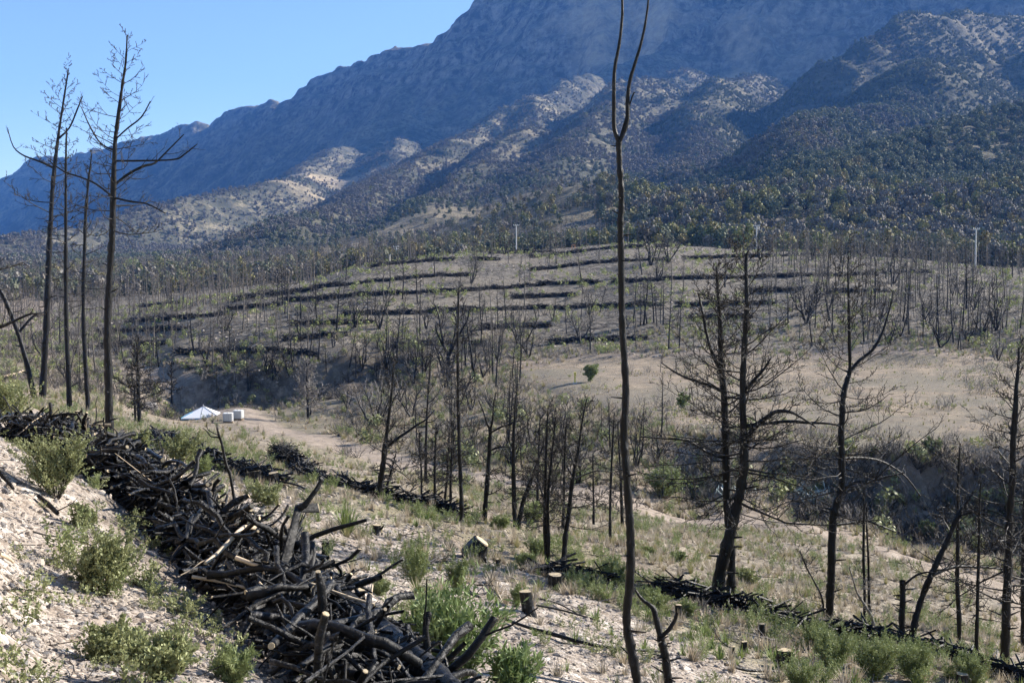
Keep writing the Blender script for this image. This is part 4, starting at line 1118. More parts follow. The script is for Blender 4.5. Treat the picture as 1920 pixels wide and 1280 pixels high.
wh = np.where((ph > 1440) & (qh < 655), .55, 0) + np.where((ph < 520) & (qh > 545), .35, 0) + np.where((ph > 520) & (ph < 980) & (qh > 600) & (qh < 730), .35, 0) + np.where((qh < 500) & (ph < 1180), .2, .03)
wh = np.minimum(wh, 1) * (field_mask(xh, yh) <= 0) * (.4 + .8 * smooth(.42, .58, fbm(xh / 16, yh / 16, 3, 94)))
kh = r_.random(len(xh)) < wh
x, y, d = np.r_[x, xh[kh]], np.r_[y, yh[kh]], np.r_[d, dh[kh]]
P = np.c_[x, y, gz(x, y) - .1]; n = len(P)
scatter('burnt_woodland', 'mass of thin grey-brown burnt trees behind and left of the terraced hill', P, FV, r_.integers(0, 6, n), r_.random(n) * 6.28, r_.uniform(.55, 1.35, n))
print('woodland', n)
# evergreen and leafless crowns of the belt and the mountainside
KV = []
for i in range(12):
    r_ = RG(500 + i)
    m_ = (M_PINE, M_PINE, M_PINE, M_GREYCR, M_GREYCR, M_GREYCR, M_YELL, M_YELL, M_PINE, M_DARKSH, M_DARKSH, M_GREYCR)[i]
    c = crown_cloud(r_, 230 if i < 9 else 90, .36, 1.0, 1.25 if i < 9 else .6, 8)
    if i < 9: c.tube([(0, 0, -.6), (0, 0, 1.2)], [.09, .05], 4)
    KV.append(c.mesh('far_crown', m_))
r_ = RG(81)
x, y, a, d = pol_sample(190000, -.445, .445, 400, 2750, r_)
z = gz(x, y, False); px, py = pix(x, y, z)
tan = smooth(.45, .62, fbm(x / 300, y / 300, 4, 77))
cl = smooth(.36, .6, fbm(x / 60, y / 60, 3, 92))
right = smooth(1150, 1450, px)
dens = (.30 + .70 * cl) * (1 - .8 * tan * (1 - .8 * right)) * (.50 + .5 * right) * (1 - .55 * smooth(1500, 2600, d) * (1 - right))
dens = np.where(d < 560, .42 * (.3 + cl), dens)
dens *= 1 - .85 * smooth(330, 520, z)
dens = np.where((px > 1120) & (d < 950), np.maximum(dens, .8 * (.5 + .5 * cl)), dens)
dens = np.where((px > 1150) & (d < 1700) & (z < 400), np.maximum(dens, .62 * (.75 + .5 * cl)), dens)
keep = (r_.random(len(x)) < dens)
x, y, d, px, z, right = [q[keep] for q in (x, y, d, px, z, right)]
n = len(x)
g = fbm(x / 110, y / 110, 3, 93) + .16 * right - .20 * (1 - right) * smooth(700, 1500, d) + .10 * r_.normal(size=n)
idx = np.where(g > .47, r_.integers(0, 3, n), r_.integers(3, 6, n))
idx = np.where((r_.random(n) < .03) | ((d < 760) & (r_.random(n) < .25)), 6 + r_.integers(0, 2, n), idx)
idx = np.where((r_.random(n) < .16), r_.integers(9, 12, n), idx)
P = np.c_[x, y, gz(x, y) - .3]
s = r_.uniform(1.5, 2.9, n) * np.where(d > 1800, .9, 1.0) * (1 + .28 * (px > 1150) * (d < 1500)) * (1 + .12 * (d < 900))
scatter('mountain_forest', 'distant forest of dark evergreens and leafless grey trees covering the mountain spurs', P, KV, idx, r_.random(n) * 6.28, np.c_[s, s, s * r_.uniform(.9, 1.25, n)])
print('forest', n)
for px, py, dd_, s_, v, lab in ((245, 497, 620, 3.6, 6, 'bright yellow-green tree in the valley near the village houses'), (212, 540, 380, 2.2, 7, 'yellow-green tree beside the tallest left pine trunk'), (131, 517, 500, 2.4, 6, 'dark green tree below the village houses')):
    X_, Y_ = wpt(px, dd_); zz = float(gz(X_, Y_)[0])
    t = empty('leafy_tree', (X_, Y_, zz), label=lab, cat='tree'); t.scale = (s_,) * 3
    tr = Acc(); tr.tube([(0, 0, -.3), (0.02, 0, .6), (0, 0, 1.4)], [.1, .08, .04], 6); tr.obj('trunk', M_TWIG, t)
    c = crown_cloud(RG(px), 420, .26, 1.1, 1.3, 11); c.obj('crown', M_YELL if v != 6 or px == 131 else M_BROOM, t)
# ---------------------------------------------------------------- sawn and charred wood
def crooked(R_, bend=.12, n=7, k=8, forks=1, r=.05, taper=.6):
    """crooked stick about 1 m long lying along x; returns bark Acc, ends Acc"""
    a, e = Acc(), Acc()
    P = curve((-.5, 0, 0), (1, R_.normal() * bend, R_.normal() * bend), 1.0, n, 0, bend, R_)
    P -= P.mean(0)
    rad = np.linspace(r, r * taper, n + 1) * (1 + .10 * R_.normal(size=n + 1))
    a.tube(P, rad, k, jag=.22)
    def face(p, q, rr):
        T = (q - p) / np.linalg.norm(q - p)
        e.tube(np.array([q - T * .004, q + T * .006]), [rr * .93, rr * .90], k, cap=True)
    face(P[-2], P[-1], rad[-1])
    for _ in range(forks):
        i = int(R_.integers(1, n)); T = P[i] - P[i - 1]; d = T / np.linalg.norm(T) + R_.normal(size=3) * .8
        Q = curve(P[i], d, R_.uniform(.1, .5), 4, 0, .18, R_)
        rr = rad[i] * R_.uniform(.35, .7)
        a.tube(Q, np.linspace(rr, rr * .6, 5), 6, jag=.15, cap=True)
    return a, e
BV = []
for i in range(18):
    R_ = RG(700 + i)
    a, e = crooked(R_, (.18, .30, .42)[i % 3], 7, 8 if i < 12 else 6, i % 3, .042 if i < 12 else .02, .65)
    BV.append((a.mesh('charred_branch', M_CHARB if i % 2 else M_CHAR), e.mesh('cut_end', M_CUT if i % 5 else M_CHAR)))
PV = []
for i in range(3):
    a, e = crooked(RG(740 + i), .1, 6, 6, 1, .022, .5)
    PV.append((a.mesh('pale_branch', M_PALE), e.mesh('cut_end', M_CUT)))
PILE_PX = [(1080, 7.3), (980, 7.6), (900, 8.0), (760, 9.3), (600, 11.3), (440, 14.0), (300, 17.5), (200, 20.4), (130, 22.6), (55, 24.8)]
SP = np.array([wpt(a, d) for a, d in PILE_PX])
SL = np.r_[0, np.cumsum(np.linalg.norm(np.diff(SP, axis=0), axis=1))]
def spine(s):
    s = np.atleast_1d(s); x = np.interp(s, SL, SP[:, 0]); y = np.interp(s, SL, SP[:, 1])
    x2 = np.interp(s + .1, SL, SP[:, 0]); y2 = np.interp(s + .1, SL, SP[:, 1]); x1 = np.interp(s - .1, SL, SP[:, 0]); y1 = np.interp(s - .1, SL, SP[:, 1])
    T = np.c_[x2 - x1, y2 - y1]; T /= np.linalg.norm(T, axis=1)[:, None]
    return x, y, T
def pile_pts(n, R_, smin, smax, rho0, W=.60, Hh=.90):
    s = R_.uniform(smin, smax, n)
    x, y, T = spine(s)
    ph = R_.uniform(.02, math.pi - .02, n); rho = R_.uniform(rho0, 1.0, n)
    hm = (.8 + .45 * vnoise(s * .9, s * 0 + 2.0, 5)) * (1 - .25 * smooth(14, 22, s))
    off = np.cos(ph) * rho * (W + .05) - .12; up = np.sin(ph) ** .55 * rho * Hh * hm
    N = np.c_[T[:, 1], -T[:, 0]]
    off = np.where(off < 0, off * (1 + .38 * (1 - smooth(2.5, 8, s))), off)
    X = x + N[:, 0] * off; Y = y + N[:, 1] * off
    return X, Y, gz(X, Y) + up + .03, T, s
def to_euler(D_, roll):
    q = Vector(D_).to_track_quat('X', 'Z'); q = q @ Matrix.Rotation(roll, 3, 'X').to_quaternion()
    return q.to_euler()
def branch_dirs(n, T, R_, flat=.3):
    ang = R_.normal(size=n) * .55 + np.where(R_.random(n) < .2, 1.3, 0)
    D_ = np.c_[T[:, 0] * np.cos(ang) - T[:, 1] * np.sin(ang), T[:, 0] * np.sin(ang) + T[:, 1] * np.cos(ang), R_.normal(size=n) * flat]
    D_ *= np.where(R_.random(n) < .5, -1, 1)[:, None]
    return D_
# the 270 that show largest, each a thing
R_ = RG(801); n = 262
X, Y, Z, T, S = pile_pts(n, R_, 1.5, 17, .82)
D_ = branch_dirs(n, T, R_, .42)
flip = (D_[:, 0] * X + D_[:, 1] * Y > 0) & (R_.random(n) < .8); D_[flip] *= -1
GRP_B = 'charred branches heaped in the foreground contour pile'
for i in range(n):
    v = int(R_.integers(0, 18)) if i % 14 else None
    big = R_.random()
    bm, em = BV[v] if v is not None else PV[i // 14 % 3]
    o = bpy.data.objects.new('charred_branch' if v is not None else 'pale_branch', bm); COL.objects.link(o)
    L = R_.uniform(.45, 1.25); kx = R_.uniform(.3, 1.0) * (1.5 if big > .8 else 1)
    place(o, (X[i], Y[i], Z[i]), 0, (L, kx, kx)); o.rotation_euler = to_euler(D_[i], R_.random() * 6.28)
    if v is not None:
        zl = 'near' if S[i] < 5 else ('middle' if S[i] < 11 else 'far'); tl = ('thick' if kx > .75 and v < 12 else 'thin') + (' forked' if v % 3 else ' single') + (' long' if L > .9 else ' short')
        meta(o, '%s charred branch heaped in the %s part of the foreground pile' % (tl, zl), 'branch', '%s charred branches in the %s part of the pile' % (tl, zl))
    else: meta(o, 'pale stripped stick caught among the charred branches of the foreground pile', 'branch', 'pale sticks in the foreground pile')
    c = bpy.data.objects.new('cut_end', em); COL.objects.link(c); c.parent = o
# what fills the heap between and beneath them
R_ = RG(802); n = 5000
X, Y, Z, T, S = pile_pts(n, R_, .9, SL[-1], .15, .60, .76)
D_ = branch_dirs(n, T, R_)
FB = []
for i in range(12):
    a, e = crooked(RG(760 + i), .16, 5, 6, i % 2, .04 if i < 7 else .02, .65)
    me = a.mesh('pile_stick', M_CHARB if i % 2 else M_CHAR)
    if i % 4 == 0:
        a2 = Acc(); a2.v = a.v + e.v; na = sum(len(q) for q in a.v)
        a2.f4 = a.f4 + [f + na for f in e.f4]; a2.f3 = a.f3 + [f + na for f in e.f3]; a2.n = a.n + e.n
        me = a2.mesh('pile_stick', M_CHARB); me.materials.append(M_CUT)
        nf = sum(len(f) for f in a2.f3); mi = np.zeros(len(me.polygons), np.int32)
        n4a = sum(len(f) for f in a.f4); n3a = sum(len(f) for f in a.f3)
        mi[n3a:nf] = 1; mi[nf + n4a:] = 1; me.polygons.foreach_set('material_index', mi)
    FB.append(me)
E = np.array([tuple(to_euler(D_[i], R_.random() * 6.28)) for i in range(n)])
L = R_.uniform(.35, 1.0, n); kx = R_.uniform(.3, 1.0, n)
scatter('branch_litter', 'tangle of smaller charred sticks filling the long foreground pile', np.c_[X, Y, Z], FB, R_.integers(0, 12, n), E[:, 2], np.c_[L, kx, kx], tilt=E[:, :2])

def spd(px): return float(np.interp(px, [p[0] for p in PILE_PX[::-1]], [p[1] for p in PILE_PX[::-1]]))
def lying(label, pts, name='charred_log', cat='log', mat=M_CHARB, off=-.45, k=12, cut=(True, True), jag=.14, cutmat=None, grp=None, depth=None):
    """a log or branch traced on the heap: points (px, py, width px[, distance])"""
    Q, r = [], []
    for p in pts:
        d = p[3] if len(p) > 3 else (depth if depth else spd(p[0]) + off)
        a, sl, hx, hy = ray(p[0], p[1])
        Q.append((hx * d, hy * d, sl * d)); r.append(p[2] * d / FPX * .5)
    Q = np.array(Q, float); Q, r = densify(Q, np.array(r), 4)
    c = Q.mean(0); a = Acc(); a.tube(Q - c, r * (1 + .05 * rng.normal(size=len(r))), k, jag=jag, cap=True)
    o = a.obj(name, mat, loc=c); meta(o, label, cat, grp)
    for f, (p, q, rr) in zip(cut, ((Q[1] - c, Q[0] - c, r[0]), (Q[-2] - c, Q[-1] - c, r[-1]))):
        if f:
            e = Acc(); T_ = (q - p) / np.linalg.norm(q - p); e.tube(np.array([q - T_ * .01, q + T_ * .008]), [rr * .9, rr * .86], k, cap=True); e.obj('cut_face', cutmat or M_CUT, o)
    return o
lying('biggest scaly charred log running along the lower right edge of the foreground pile', [(590, 1085, 38), (640, 1122, 44), (700, 1172, 48), (760, 1222, 50), (820, 1272, 53), (880, 1330, 56), (950, 1400, 60)], off=.05, k=24, jag=.20)
lying('thick charred log lying along the top of the pile towards the largest sawn stump', [(472, 1000, 30), (495, 1022, 34), (515, 1050, 34), (528, 1080, 32)], off=-.1, k=14)
lying('short charred log showing its round tan sawn face beside the biggest scaly log', [(601, 1112, 31, 10.5), (625, 1104, 32, 11.0), (650, 1096, 32, 11.5)], k=14)
lying('thick charred branch sweeping down through the middle of the near pile', [(470, 1060, 17), (500, 1085, 18), (528, 1120, 19), (550, 1155, 23), (590, 1172, 24), (630, 1185, 23), (672, 1200, 18)], 'charred_branch', 'branch', off=-.62)
lying('upright charred stake rising out of the pile at its middle', [(381, 1038, 11), (378, 990, 11), (374, 950, 10), (376, 916, 8)], 'charred_stake', 'branch', off=-.75, cut=(False, False))
lying('smooth charred branch with a raised fork, lower arm of the Y above the thick log', [(475, 1068, 15), (455, 1048, 15), (438, 1020, 14), (433, 998, 14), (452, 985, 12), (470, 955, 10)], 'charred_branch', 'branch', off=-.7)
lying('smooth grey charred branch slanting up right beside the fork of the pile', [(418, 985, 11), (440, 968, 11), (472, 948, 10)], 'charred_branch', 'branch', off=-.75)
lying('long pale stripped stick lying across the shaded side of the pile', [(336, 1044, 6), (365, 1030, 6), (395, 1012, 7), (418, 1000, 5)], 'pale_branch', 'branch', M_PALE, off=-.9)
lying('short pale split stick on the crest of the pile left of the fork', [(402, 994, 7), (422, 990, 7), (446, 982, 5)], 'pale_branch', 'branch', M_PALE, off=-.95)
lying('pale peeled curved twig hanging in the dark side of the pile', [(440, 1150, 5), (446, 1138, 5), (462, 1130, 4)], 'pale_branch', 'branch', M_PALE, off=-.95)
lying('light grey branch descending from the right edge of the pile to the picture bottom', [(722, 1142, 8), (712, 1160, 10), (698, 1180, 11), (694, 1200, 12), (700, 1222, 12), (688, 1245, 11), (664, 1268, 10), (652, 1290, 9)], 'charred_branch', 'branch', M_CHARB, off=-.75)
lying('charred arched branch bowed over the top of the pile', [(304, 876, 6), (312, 867, 6), (325, 864, 6), (342, 868, 6), (354, 880, 5)], 'charred_branch', 'branch', off=-.2)
lying('straight charred log sticking out of the far side of the pile crest', [(268, 838, 9), (285, 850, 9), (305, 862, 9)], 'charred_log', 'log', off=.2)
lying('bent charred branch hooked on the left flank of the pile', [(166, 864, 7), (180, 858, 7), (192, 846, 6), (203, 826, 6)], 'charred_branch', 'branch', off=-.7)
lying('curved grey branch resting on the base of the largest sawn stump', [(556, 1056, 9), (568, 1046, 9), (590, 1042, 8), (617, 1046, 7)], 'charred_branch', 'branch', off=.6)
lying('row-end charred log with a round sawn face near the middle of the pile', [(394, 925, 11), (370, 920, 11), (335, 918, 10)], 'charred_log', 'log', off=-.65)
lying('smaller charred log with a bright sawn face just above the row-end log', [(389, 908, 8), (360, 912, 8), (310, 908, 8)], 'charred_log', 'log', off=-.55)
lying('long charred branch trailing off the pile onto pale gravel', [(585, 1052, 9), (610, 1070, 9), (640, 1082, 9), (668, 1094, 8)], 'charred_branch', 'branch', off=1.8)

def ground_stick(label, pts, mat=M_CHAR, name='fallen_branch', cat='branch', lift=.03, twn=0, grp=None):
    """branch lying on the ground: points (px, py, width px) on the ground itself"""
    q = np.array(pts, float); B, d = hit(q[:, 0], q[:, 1])
    r = q[:, 2] * d / FPX * .5; P = B + np.c_[r * 0, r * 0, r + lift]
    P, r = densify(P, r, 3); c = P.mean(0)
    a = Acc(); a.tube(P - c, r, 6, jag=.2, cap=True)
    if twn: twigs(a, P - c, .9, r.mean() * .4, twn, 1, .3, RG(int(q[0, 0])))
    o = a.obj(name, mat, loc=c); return meta(o, label, cat, grp)
ground_stick('longest thin charred pole lying across the gravel towards the forked snag', [(925, 1158, 6), (985, 1178, 6), (1040, 1196, 9), (1090, 1214, 7), (1160, 1226, 6), (1240, 1232, 4)])
ground_stick('thin charred branch lying above the longest pole right of the tall stump', [(1005, 1140, 4), (1060, 1150, 4), (1125, 1165, 3)])
ground_stick('fine charred twig lying parallel above the longest pole', [(1010, 1125, 3), (1045, 1138, 3), (1080, 1150, 2)])
ground_stick('charred stick with side twigs on the gravel left of the tall stump', [(873, 1094, 6), (888, 1108, 6), (900, 1116, 4)], twn=3)
ground_stick('bent charred twig rising beside the tall stump', [(915, 1085, 5), (928, 1105, 6), (935, 1125, 6)], twn=3)
ground_stick('black fallen branch at the left picture edge on bare gravel', [(0, 912, 10), (12, 922, 8), (26, 934, 5)])
ground_stick('dark split branch lying on the left gravel below the grey-green bush', [(72, 950, 7), (92, 962, 9), (108, 974, 8)], twn=2)
ground_stick('thin dark stick on the left gravel slope under the broad shrub', [(62, 1013, 4), (90, 1022, 3), (135, 1030, 3), (178, 1042, 2)])
ground_stick('bleached stick lying at the left edge of the lower slope', [(0, 1068, 7), (12, 1072, 7), (26, 1076, 4)], M_PALE)
ground_stick('dark stick half hidden in low green sprigs at the lower left', [(50, 1152, 5), (60, 1156, 5), (74, 1163, 3)])
ground_stick('grey fallen stick near the stumps in the lower right gravel', [(1358, 1254, 6), (1400, 1262, 6), (1440, 1264, 6), (1485, 1266, 4)])
ground_stick('bleached fallen pole lying in brush at the left edge behind the pile', [(0, 718, 4), (25, 712, 4), (46, 702, 3)], M_PALE, lift=.5)
ground_stick('long charred pole slanting down the green slope above the spiky grass clump', [(508, 912, 4), (560, 926, 4), (590, 944, 3), (605, 965, 2)], lift=.12)
R_ = RG(811)
TW = []
for i in range(6):
    a = Acc(); P = curve((-.5, 0, .02), (1, 0, 0), 1, 5, 0, .14, RG(820 + i)); P[:, 2] = np.abs(P[:, 2]) * .5
    a.tube(P, np.linspace(.009, .004, 6), 5, cap=True); twigs(a, P, .35, .004, 3, 0, .1, RG(820 + i)); TW.append(a.mesh('twig', M_CHAR if i < 5 else M_GREYTWIG))
x, y, a_, d = pol_sample(2600, -.43, .43, 5.5, 60, R_, False)
z = gz(x, y); px, py = pix(x, y, z); s_ = .82 * x + .57 * y
kp = (s_ > 4.6) | (px < 420); x, y, z = x[kp], y[kp], z[kp]; n = len(x)
scatter('twig_litter', 'charred and bleached twigs littering the gravel slope', np.c_[x, y, z], TW, R_.integers(0, 6, n), R_.random(n) * 6.28, R_.uniform(.12, .5, n) * (1 + x * 0))

# ---------------------------------------------------------------- stumps
def stump(label, px, py, w, h, lean=(0, 0), notch=False, mat=M_CHARB):
    B, d = hit([px], [py]); B = B[0]; r = w * d[0] / FPX * .5; H = h * d[0] / FPX
    R_ = RG(px); k = 16
    t = empty('tree_stump', B, label=label, cat='stump')
    a = Acc(); zz = np.array([-.15, 0, .2, .5, .8, 1.0]) * 1.0
    P = np.c_[lean[0] * H * zz, lean[1] * H * zz, zz * H]; P[0, 2] = -.15
    flare = np.array([1.35, 1.22, 1.06, 1.0, .98, .97])
    th = np.arange(k) * 2 * math.pi / k; rr = 1 + .10 * np.sin(th * 3 + R_.random() * 6) + .06 * R_.normal(size=k)
    V = P[:, None] + (r * flare)[:, None, None] * np.stack([np.cos(th) * rr, np.sin(th) * rr, 0 * th], -1)[None] * (1 + .03 * R_.normal(size=(6, k, 1)))
    slope = R_.normal(size=2) * .10
    V[-1, :, 2] += (V[-1, :, 0] - P[-1, 0]) * slope[0] + (V[-1, :, 1] - P[-1, 1]) * slope[1]
    i = np.arange(5)[:, None] * k; j = np.arange(k)[None]; jn = (j + 1) % k
    a.add(V.reshape(-1, 3), None, np.stack([i + j, i + jn, i + k + jn, i + k + j], -1).reshape(-1, 4)); a.obj('bark', mat, t)
    e = Acc(); top = V[-1]; c = top.mean(0)
    ring = c + (top - c) * .93 + (0, 0, .004); ring0 = c + (top - c) * .985 - (0, 0, .01)
    e.add(np.vstack([ring0, ring, (c + (0, 0, .006))[None]]), np.stack([k + np.arange(k), k + (np.arange(k) + 1) % k, np.full(k, 2 * k)], -1), np.stack([np.arange(k), (np.arange(k) + 1) % k, k + (np.arange(k) + 1) % k, k + np.arange(k)], -1))
    e.obj('cut_face', M_CUT, t, flat=True)
    if notch:
        b = Acc(); b.tube([(r * .9, -r * .3, H * .55), (r * 1.5, -r * .5, H * .8), (r * 1.9, -r * .6, H * 1.1)], [r * .3, r * .22, r * .1], 6, cap=True); b.obj('side_shoot', mat, t)
    return t
for a in [('largest sawn stump with a two-part pale top, right beside the pile crest', 562, 1042, 37, 38), ('tall narrow charred stump standing in front of the big scaly log', 675, 1146, 20, 42),
          ('sawn stump with a bright top on pale gravel at the centre of the slope', 1041, 1106, 26, 30), ('tall leaning black stump beside a green shrub left of the long fallen pole', 992, 1158, 22, 44, (-.18, 0)),
          ('black stump with a flat pale top at the lower right corner of the gravel', 1472, 1258, 31, 38), ('thin upright charred stump between the log and the spiky grass clump', 611, 1030, 13, 24),
          ('small sawn stump behind the spiky grass clump on the green slope', 706, 1000, 16, 18, (0, 0), True), ('small pale-topped stump half hidden in brush behind the forked snag', 1272, 1162, 13, 26),
          ('short stump with a slanted pale top in the green brush left of the broom thicket', 1428, 1190, 12, 24), ('thin leaning stump at the edge of the lower right gravel', 1391, 1230, 12, 28, (.15, 0)),
          ('very short stump left of the thin leaning stump', 1374, 1224, 9, 14), ('freshly sawn stump at the bottom edge inside the broom thicket', 1803, 1290, 22, 24), ('tiny stump with a broken shoot below the tilted stump slab', 933, 1060, 7, 14, (0, 0), True),
          ('sawn stump on the green slope behind the intermediate branch pile', 478, 905, 20, 22), ('second sawn stump on the green slope right of its twin behind the pile', 512, 912, 20, 24),
          ('pale-topped stump standing against the far end of the foreground pile', 148, 789, 12, 14), ('small pale-topped stump right of the slim wavy pine foot', 163, 790, 10, 12)]:
    stump(*a)
# tilted uprooted slab stump
B, d = hit([889], [1046]); t = empty('uprooted_stump', B[0], label='tilted uprooted stump block with a bright sawn top on the green slope edge', cat='stump')
a = Acc(); a.tube([(-.05, 0, -.1), (.0, 0, .15), (.10, .0, .34), (.16, 0, .42)], [.24, .26, .21, .18], 12, jag=.35); a.obj('bark', M_CHARB, t)
e = Acc(); e.tube([(.155, 0, .415), (.172, 0, .438)], [.165, .155], 12, cap=True); e.obj('cut_face', M_CUT, t)
for dx, L_ in ((-.2, .5), (-.05, .45), (.2, .35)):
    a = Acc(); a.tube(curve((dx, 0, .1), (dx * 2, -.5, -.4), L_, 4, 0, .2), [.05, .04, .03, .02, .01], 5); a.obj('root', M_CHARB, t)
for i, (px, py, w, lab) in enumerate(((1030, 1078, 15, 'upper charred log with a tan sawn end lying before the close pair of pines'), (1075, 1082, 13, 'lower charred log end in the small stack before the close pair of pines'))):
    B, d = hit([px, px + 55 + 10 * i], [py + 2, py + 10]); r = w * d[0] / FPX * .5
    P = np.array([B[0] + (0, 0, r), B.mean(0) + (0, 0, r * 1.4), B[1] + (0, 0, r)]); c = P.mean(0)
    a = Acc(); a.tube(P - c, r, 10, jag=.12, cap=True); o = a.obj('charred_log', M_CHARB, loc=c); meta(o, lab, 'log')
    e = Acc(); T_ = (P[2] - P[1]) / np.linalg.norm(P[2] - P[1]); e.tube([P[2] - c, P[2] - c + T_ * .02], [r * .9, r * .85], 10, cap=True); e.obj('cut_face', M_CUT, o)

# ---------------------------------------------------------------- contour barriers of branches
def barrier(label, pts, h=.5, w=.6, per_m=16, rs=.035, d0=8, ls=(.5, 1.3), dhi=480, mat=M_CHAR, cuts=False, seed=1):
    q = np.array(pts, float); sx = np.r_[0, np.cumsum(np.hypot(*np.diff(q, axis=0).T))]; nn = max(len(q), int(sx[-1] / 12)); si = np.linspace(0, sx[-1], nn)
    q = np.c_[np.interp(si, sx, q[:, 0]), np.interp(si, sx, q[:, 1])]; B, d = hit(q[:, 0], q[:, 1], d0, dhi)
    seg = np.r_[0, np.cumsum(np.linalg.norm(np.diff(B[:, :2], axis=0), axis=1))]; L = seg[-1]
    if L < 1: return
    R_ = RG(seed + int(q[0, 0])); n = int(L * per_m)
    s = R_.random(n) * L; x = np.interp(s, seg, B[:, 0]); y = np.interp(s, seg, B[:, 1])
    T = np.c_[np.interp(np.minimum(s + .5, L), seg, B[:, 0]) - np.interp(np.maximum(s - .5, 0), seg, B[:, 0]), np.interp(np.minimum(s + .5, L), seg, B[:, 1]) - np.interp(np.maximum(s - .5, 0), seg, B[:, 1])]
    T /= np.linalg.norm(T, axis=1)[:, None] + 1e-9
    hh = h * (.55 + .9 * vnoise(s * .35, s * 0 + seed, 3))
    off = R_.normal(size=n) * w * .4; up = R_.random(n) * hh * np.exp(-(off / w) ** 2)
    x = x - T[:, 1] * off; y = y + T[:, 0] * off; z = gz(x, y) + up
    ang = R_.normal(size=n) * .6; D_ = np.c_[T[:, 0] * np.cos(ang) - T[:, 1] * np.sin(ang), T[:, 0] * np.sin(ang) + T[:, 1] * np.cos(ang), R_.normal(size=n) * .3]
    l = R_.uniform(*ls, n); r = rs * .75 * R_.uniform(.5, 1.4, n)
    c = np.array([x.mean(), y.mean(), z.mean()]); a = Acc(); e = Acc()
    # 4-sided sticks, vectorised
    D_ /= np.linalg.norm(D_, axis=1)[:, None]
    U_ = np.cross(D_, (0, 0, 1.)); U_ /= np.linalg.norm(U_, axis=1)[:, None]; W_ = np.cross(U_, D_)
    P = np.c_[x, y, z] - c
    V = []
    bend = R_.normal(size=(n, 1)) * .09
    for tt in (-.5, 0., .5):
        ctr = P + D_ * (l * tt)[:, None] + (W_ + U_) * (bend if tt == 0 else 0)
        for a_, b_ in ((1, 0), (0, 1), (-1, 0), (0, -1)): V.append(ctr + U_ * (r * a_)[:, None] + W_ * (r * b_)[:, None])
    V = np.stack(V, 1).reshape(-1, 3)
    f = []
    for lev in (0, 4):
        for j in range(4): f.append((lev + j, lev + (j + 1) % 4, lev + 4 + (j + 1) % 4, lev + 4 + j))
    f.append((0, 3, 2, 1)); f.append((8, 9, 10, 11))
    F = (np.array(f)[None] + np.arange(n)[:, None, None] * 12).reshape(-1, 4)
    a.add(V, None, F)
    t = empty('brush_barrier', c, label=label, cat='brush barrier')
    o = a.obj('stick_heap', mat, t, flat=True); o['kind'] = 'stuff'
    if cuts:
        kx = R_.random(n) < .06
        for p_, d_, rr in zip((P + D_ * (l * .5)[:, None])[kx], D_[kx], r[kx]): e.tube([p_, p_ + d_ * .02], [rr * 1.1, rr], 6, cap=True)
        if e.v: o2 = e.obj('cut_ends', M_CUT, t); o2['kind'] = 'stuff'
barrier('long dark brush barrier below the slope trees, curving down to the crossing pines', [(530, 866), (560, 880), (600, 903), (650, 920), (700, 936), (760, 950), (820, 960), (860, 972)], .28, .32, 60, .028, 20, cuts=True)
barrier('short brush heap standing up at the left end of the long dark barrier', [(524, 868), (532, 871), (540, 876)], .48, .28, 260, .012, 20)
barrier('brush barrier crossing the slope in front of the twin-stemmed pines', [(1005, 1068), (1050, 1076), (1090, 1086), (1130, 1098)], .25, .3, 60, .024, 15, cuts=True)
barrier('thick brush barrier at the feet of the two big crossing pines', [(1215, 1112), (1260, 1122), (1300, 1132), (1345, 1146), (1400, 1157), (1460, 1172), (1520, 1188), (1570, 1198)], .27, .28, 90, .024, 15, cuts=True)
barrier('brush barrier running behind the green broom thicket to the lower right corner', [(1575, 1200), (1630, 1212), (1690, 1228), (1750, 1245), (1800, 1260), (1860, 1278), (1930, 1300)], .27, .28, 90, .024, 12, cuts=True)
barrier('brush barrier above the sawn twin stumps behind the foreground pile', [(285, 828), (330, 846), (370, 858), (410, 872), (445, 884), (480, 898), (520, 912)], .42, .4, 70, .03, 20, cuts=True)
barrier('small pile of charred poles beside the uprooted stump block', [(832, 1018), (860, 1022), (885, 1030)], .25, .35, 70, .035, 15)
HB = [([(160, 500), (1, 1)], ''),]
